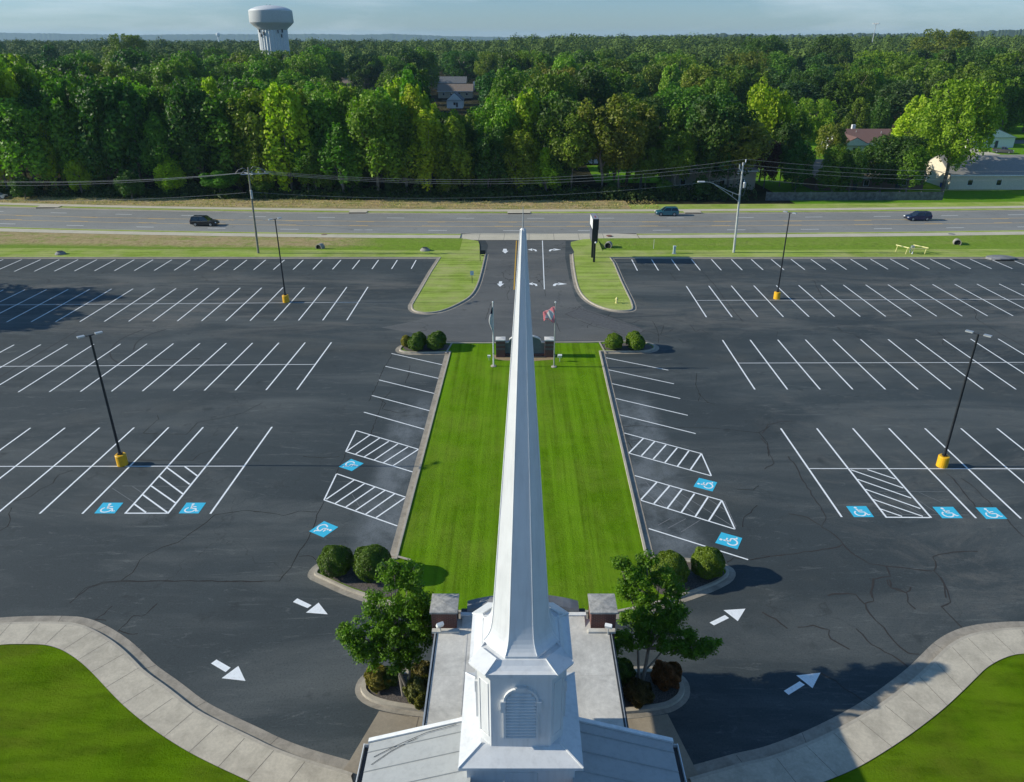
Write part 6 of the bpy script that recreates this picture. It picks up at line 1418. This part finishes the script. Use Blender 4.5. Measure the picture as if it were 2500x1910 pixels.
loose(1626, 1668, .85, 1.35, (.15, .06, .02), 'orange-red loose shrub at the right tip of the right entry bed', 26); loose(1516, 1660, .75, 1.4, (.06, .11, .015), 'green shrub against the canopy in the right entry bed', 27); loose(1560, 1706, .8, 1.1, (.08, .06, .02), 'dark low shrub in the shade of the right entry bed', 28)
loose(1060, 1534, .8, 1.5, (.06, .07, .02), 'dark loose shrub behind the left brick pillar', 29)
# ================================================================ the two leafy trees beside the canopy
def near_tree(x, y, blobs, label, seed, trunk, nleaf=30000):
    rs = np.random.RandomState(seed); B = np.array(blobs); w = B[:, 3] ** 2.2; idx = rs.choice(len(B), nleaf, p=w / w.sum())
    # every big clump is broken into small sprays
    sub = [];
    for b in B:
        for k in range(int(26 * (b[3] / 1.0) ** 1.6)):
            d = rs.normal(size=3); d /= np.linalg.norm(d); sub.append((*(b[:3] + d * b[3] * rs.uniform(.45, 1.0) * np.array([1, 1, .8])), rs.uniform(.22, .42)))
    Sb = np.array(sub); idx = rs.randint(0, len(Sb), nleaf); d = rs.normal(size=(nleaf, 3)); d /= np.linalg.norm(d, axis=1, keepdims=True)
    P = Sb[idx, :3] + d * Sb[idx, 3][:, None] * rs.uniform(.3, 1.1, (nleaf, 1)) * np.array([1, 1, .75])
    tone = .55 * rs.uniform(0, 1, len(Sb))[idx] + .45 * rs.uniform(0, 1, nleaf)
    me = leafmesh('crown', P, d * .7 + rs.normal(size=(nleaf, 3)) * .6 + np.array([0, 0, .5]), rs.uniform(.045, .092, nleaf), tone, .6); me.materials.append(M['leaf'])
    e = empty('tree', (x, y, .09), 0, label, 'tree', 'leafy trees beside the canopy')
    o = bpy.data.objects.new('crown', me); C.objects.link(o); o.parent = e; o.color = (.085, .175, .010, 1)
    mb = MB()
    for p, r0, r1 in trunk: mb.tube(p, r0, 8, r1)
    r2 = random.Random(seed)
    for b in blobs:
        s0 = trunk[0][0][-1]; m_ = tuple((s0[k] + b[k]) / 2 + r2.uniform(-.15, .15) for k in range(3)); mb.tube([s0, m_, b[:3]], .06, 6, .015)
        for k in range(5): mb.tube([b[:3], tuple(b[j] + r2.uniform(-1, 1) * b[3] * .8 for j in range(3))], .02, 4, .006)
    mb.build('trunk', M['palebark'], e)
lx_, ly_, _ = G(986, 1697, .1)
near_tree(lx_, ly_, [(-.3, .1, 3.6, 1.25), (-1.6, 0, 3.9, 1.1), (-2.5, .1, 4.3, .85), (.9, .3, 3.4, 1.0), (1.25, .4, 4.4, .85), (0, .4, 5.0, 1.25), (-1.0, .6, 5.4, 1.0), (.5, .8, 6.0, 1.0), (-.2, 1.2, 6.9, .85), (.6, 1.2, 7.2, .6), (-1.7, -.1, 2.9, .8), (.2, -.1, 2.7, .8), (1.0, .6, 5.4, .8), (-.6, 1.3, 7.5, .45)],
          'leafy green tree left of the canopy and its brick pillar', 5, [([(0, 0, 0), (-.1, .05, 1.2), (-.15, .1, 2.4)], .13, .09), ([(.45, -.25, 0), (.15, -.1, .8), (-.1, 0, 1.6)], .09, .07), ([(.12, .1, 0), (.35, .1, 1.2), (.5, .2, 2.6)], .08, .05)])
rx_, ry_, _ = G(1566, 1676, .1)
near_tree(rx_, ry_, [(.6, .2, 3.7, 1.15), (-.8, .2, 3.9, 1.0), (-1.3, .2, 2.9, .75), (1.7, .1, 3.3, .95), (2.6, -.1, 2.8, .75), (3.3, -.2, 3.2, .55), (.2, .5, 5.0, 1.15), (1.3, .4, 4.7, .85), (-.5, .9, 6.0, .95), (-1.1, 1.1, 6.9, .7), (.7, 1.2, 6.4, .75), (.0, 1.5, 7.4, .55), (1.4, 1.0, 5.8, .6), (-1.5, 1.4, 7.4, .35)],
          'leafy green tree right of the canopy casting shade on the loop', 8, [([(0, 0, 0), (.12, .05, 1.3), (.2, .1, 2.6)], .12, .08), ([(-.1, -.05, 0), (-.25, 0, 1.3), (-.35, .1, 2.5)], .09, .06), ([(.1, .1, 1.0), (.7, .15, 1.9), (1.2, .2, 2.8)], .06, .04)])
# trees standing just outside the left edge: their shade falls on the lot
for i, (x, y, h, s) in enumerate(((-91, 90, 15, 1.15), (-95, 98, 17, 1.25), (-97, 81, 13, 1.0))):
    tree('oak%d' % i, x, y, -.05, s, i * 2.0, MG, ['tree left of the picture whose shade falls on the lot', 'taller tree left of the picture shading the lot', 'small tree left of the picture beside the shaded bays'][i], 'trees left of the lot', 'tree', h / 20.3)
# ================================================================ haze, sky, sun, camera
hz = MB().box(-7600, 7600, -700, 10500, -40, 92); 
hm = bpy.data.materials.new('haze'); hm.use_nodes = True; nt = hm.node_tree; nt.nodes.remove(nt.nodes['Principled BSDF'])
pv_ = N(nt, 'ShaderNodeVolumePrincipled'); pv_.inputs['Color'].default_value = (.50, .74, 1.0, 1); pv_.inputs['Density'].default_value = HAZE; pv_.inputs['Anisotropy'].default_value = .1
L(nt, pv_.outputs[0], nt.nodes['Material Output'].inputs['Volume'])
if HAZE > 0:
    o = hz.build('haze', hm); tag(o, kind='stuff')
w = bpy.data.worlds.new('World'); S.world = w; w.use_nodes = True; nt = w.node_tree; bg = nt.nodes['Background']
EL = math.radians(24.1); AZ = -1.0, .012     # the sun stands to the left
sky = N(nt, 'ShaderNodeTexSky', sky_type='NISHITA'); sky.sun_disc = False; sky.sun_elevation = EL
sky.sun_rotation = math.atan2(AZ[0], AZ[1]); sky.air_density = 1.0; sky.dust_density = .25; sky.ozone_density = 2.5
tc = N(nt, 'ShaderNodeTexCoord'); cl = noise(nt, 2.2, 7, .6, vec=tc.outputs['Generated'], stretch=(1, 1, 7), dist=.4)
f = ramp(nt, cl, [(.45, (0, 0, 0)), (.68, (.42, .42, .42))])
sz_ = N(nt, 'ShaderNodeSeparateXYZ'); L(nt, tc.outputs['Generated'], sz_.inputs[0])
up_ = ramp(nt, sz_.outputs[2], [(.04, (0, 0, 0)), (.30, (1, 1, 1))])
tint = mix(nt, up_, (.71, .99, 1.45), (.05, .86, 1.42))      # paler air near the horizon, deep clear blue overhead
c = mix(nt, f, mix(nt, 1.0, sky.outputs[0], tint, 'MULTIPLY'), (10.0, 11.2, 12.0)); L(nt, c, bg.inputs['Color']); bg.inputs['Strength'].default_value = SKY
sd = bpy.data.lights.new('sun', 'SUN'); sd.energy = SUN; sd.angle = math.radians(.53); sd.color = (1.0, .94, .80)
so = bpy.data.objects.new('sun', sd); C.objects.link(so)
dv = Vector((AZ[0] * math.cos(EL), AZ[1] * math.cos(EL), math.sin(EL))); so.rotation_euler = dv.to_track_quat('Z', 'Y').to_euler(); so.location = (-60, 0, 60)
cd = bpy.data.cameras.new('camera'); cam = bpy.data.objects.new('camera', cd); C.objects.link(cam)
cd.sensor_width = 36; cd.lens = F / 2500 * 36; cd.shift_x = -5 / 2500; cd.clip_start = .5; cd.clip_end = 20000
cam.location = (0, 0, H); cam.rotation_euler = (math.pi / 2 - PITCH, 0, 0); S.camera = cam
S.view_settings.view_transform = 'Standard'; S.view_settings.look = 'None'; S.view_settings.exposure = EXPO; S.view_settings.gamma = 1
S.cycles.max_bounces = 6; S.cycles.diffuse_bounces = 3; S.cycles.transmission_bounces = 3; S.cycles.volume_bounces = 1; S.cycles.use_denoising = True
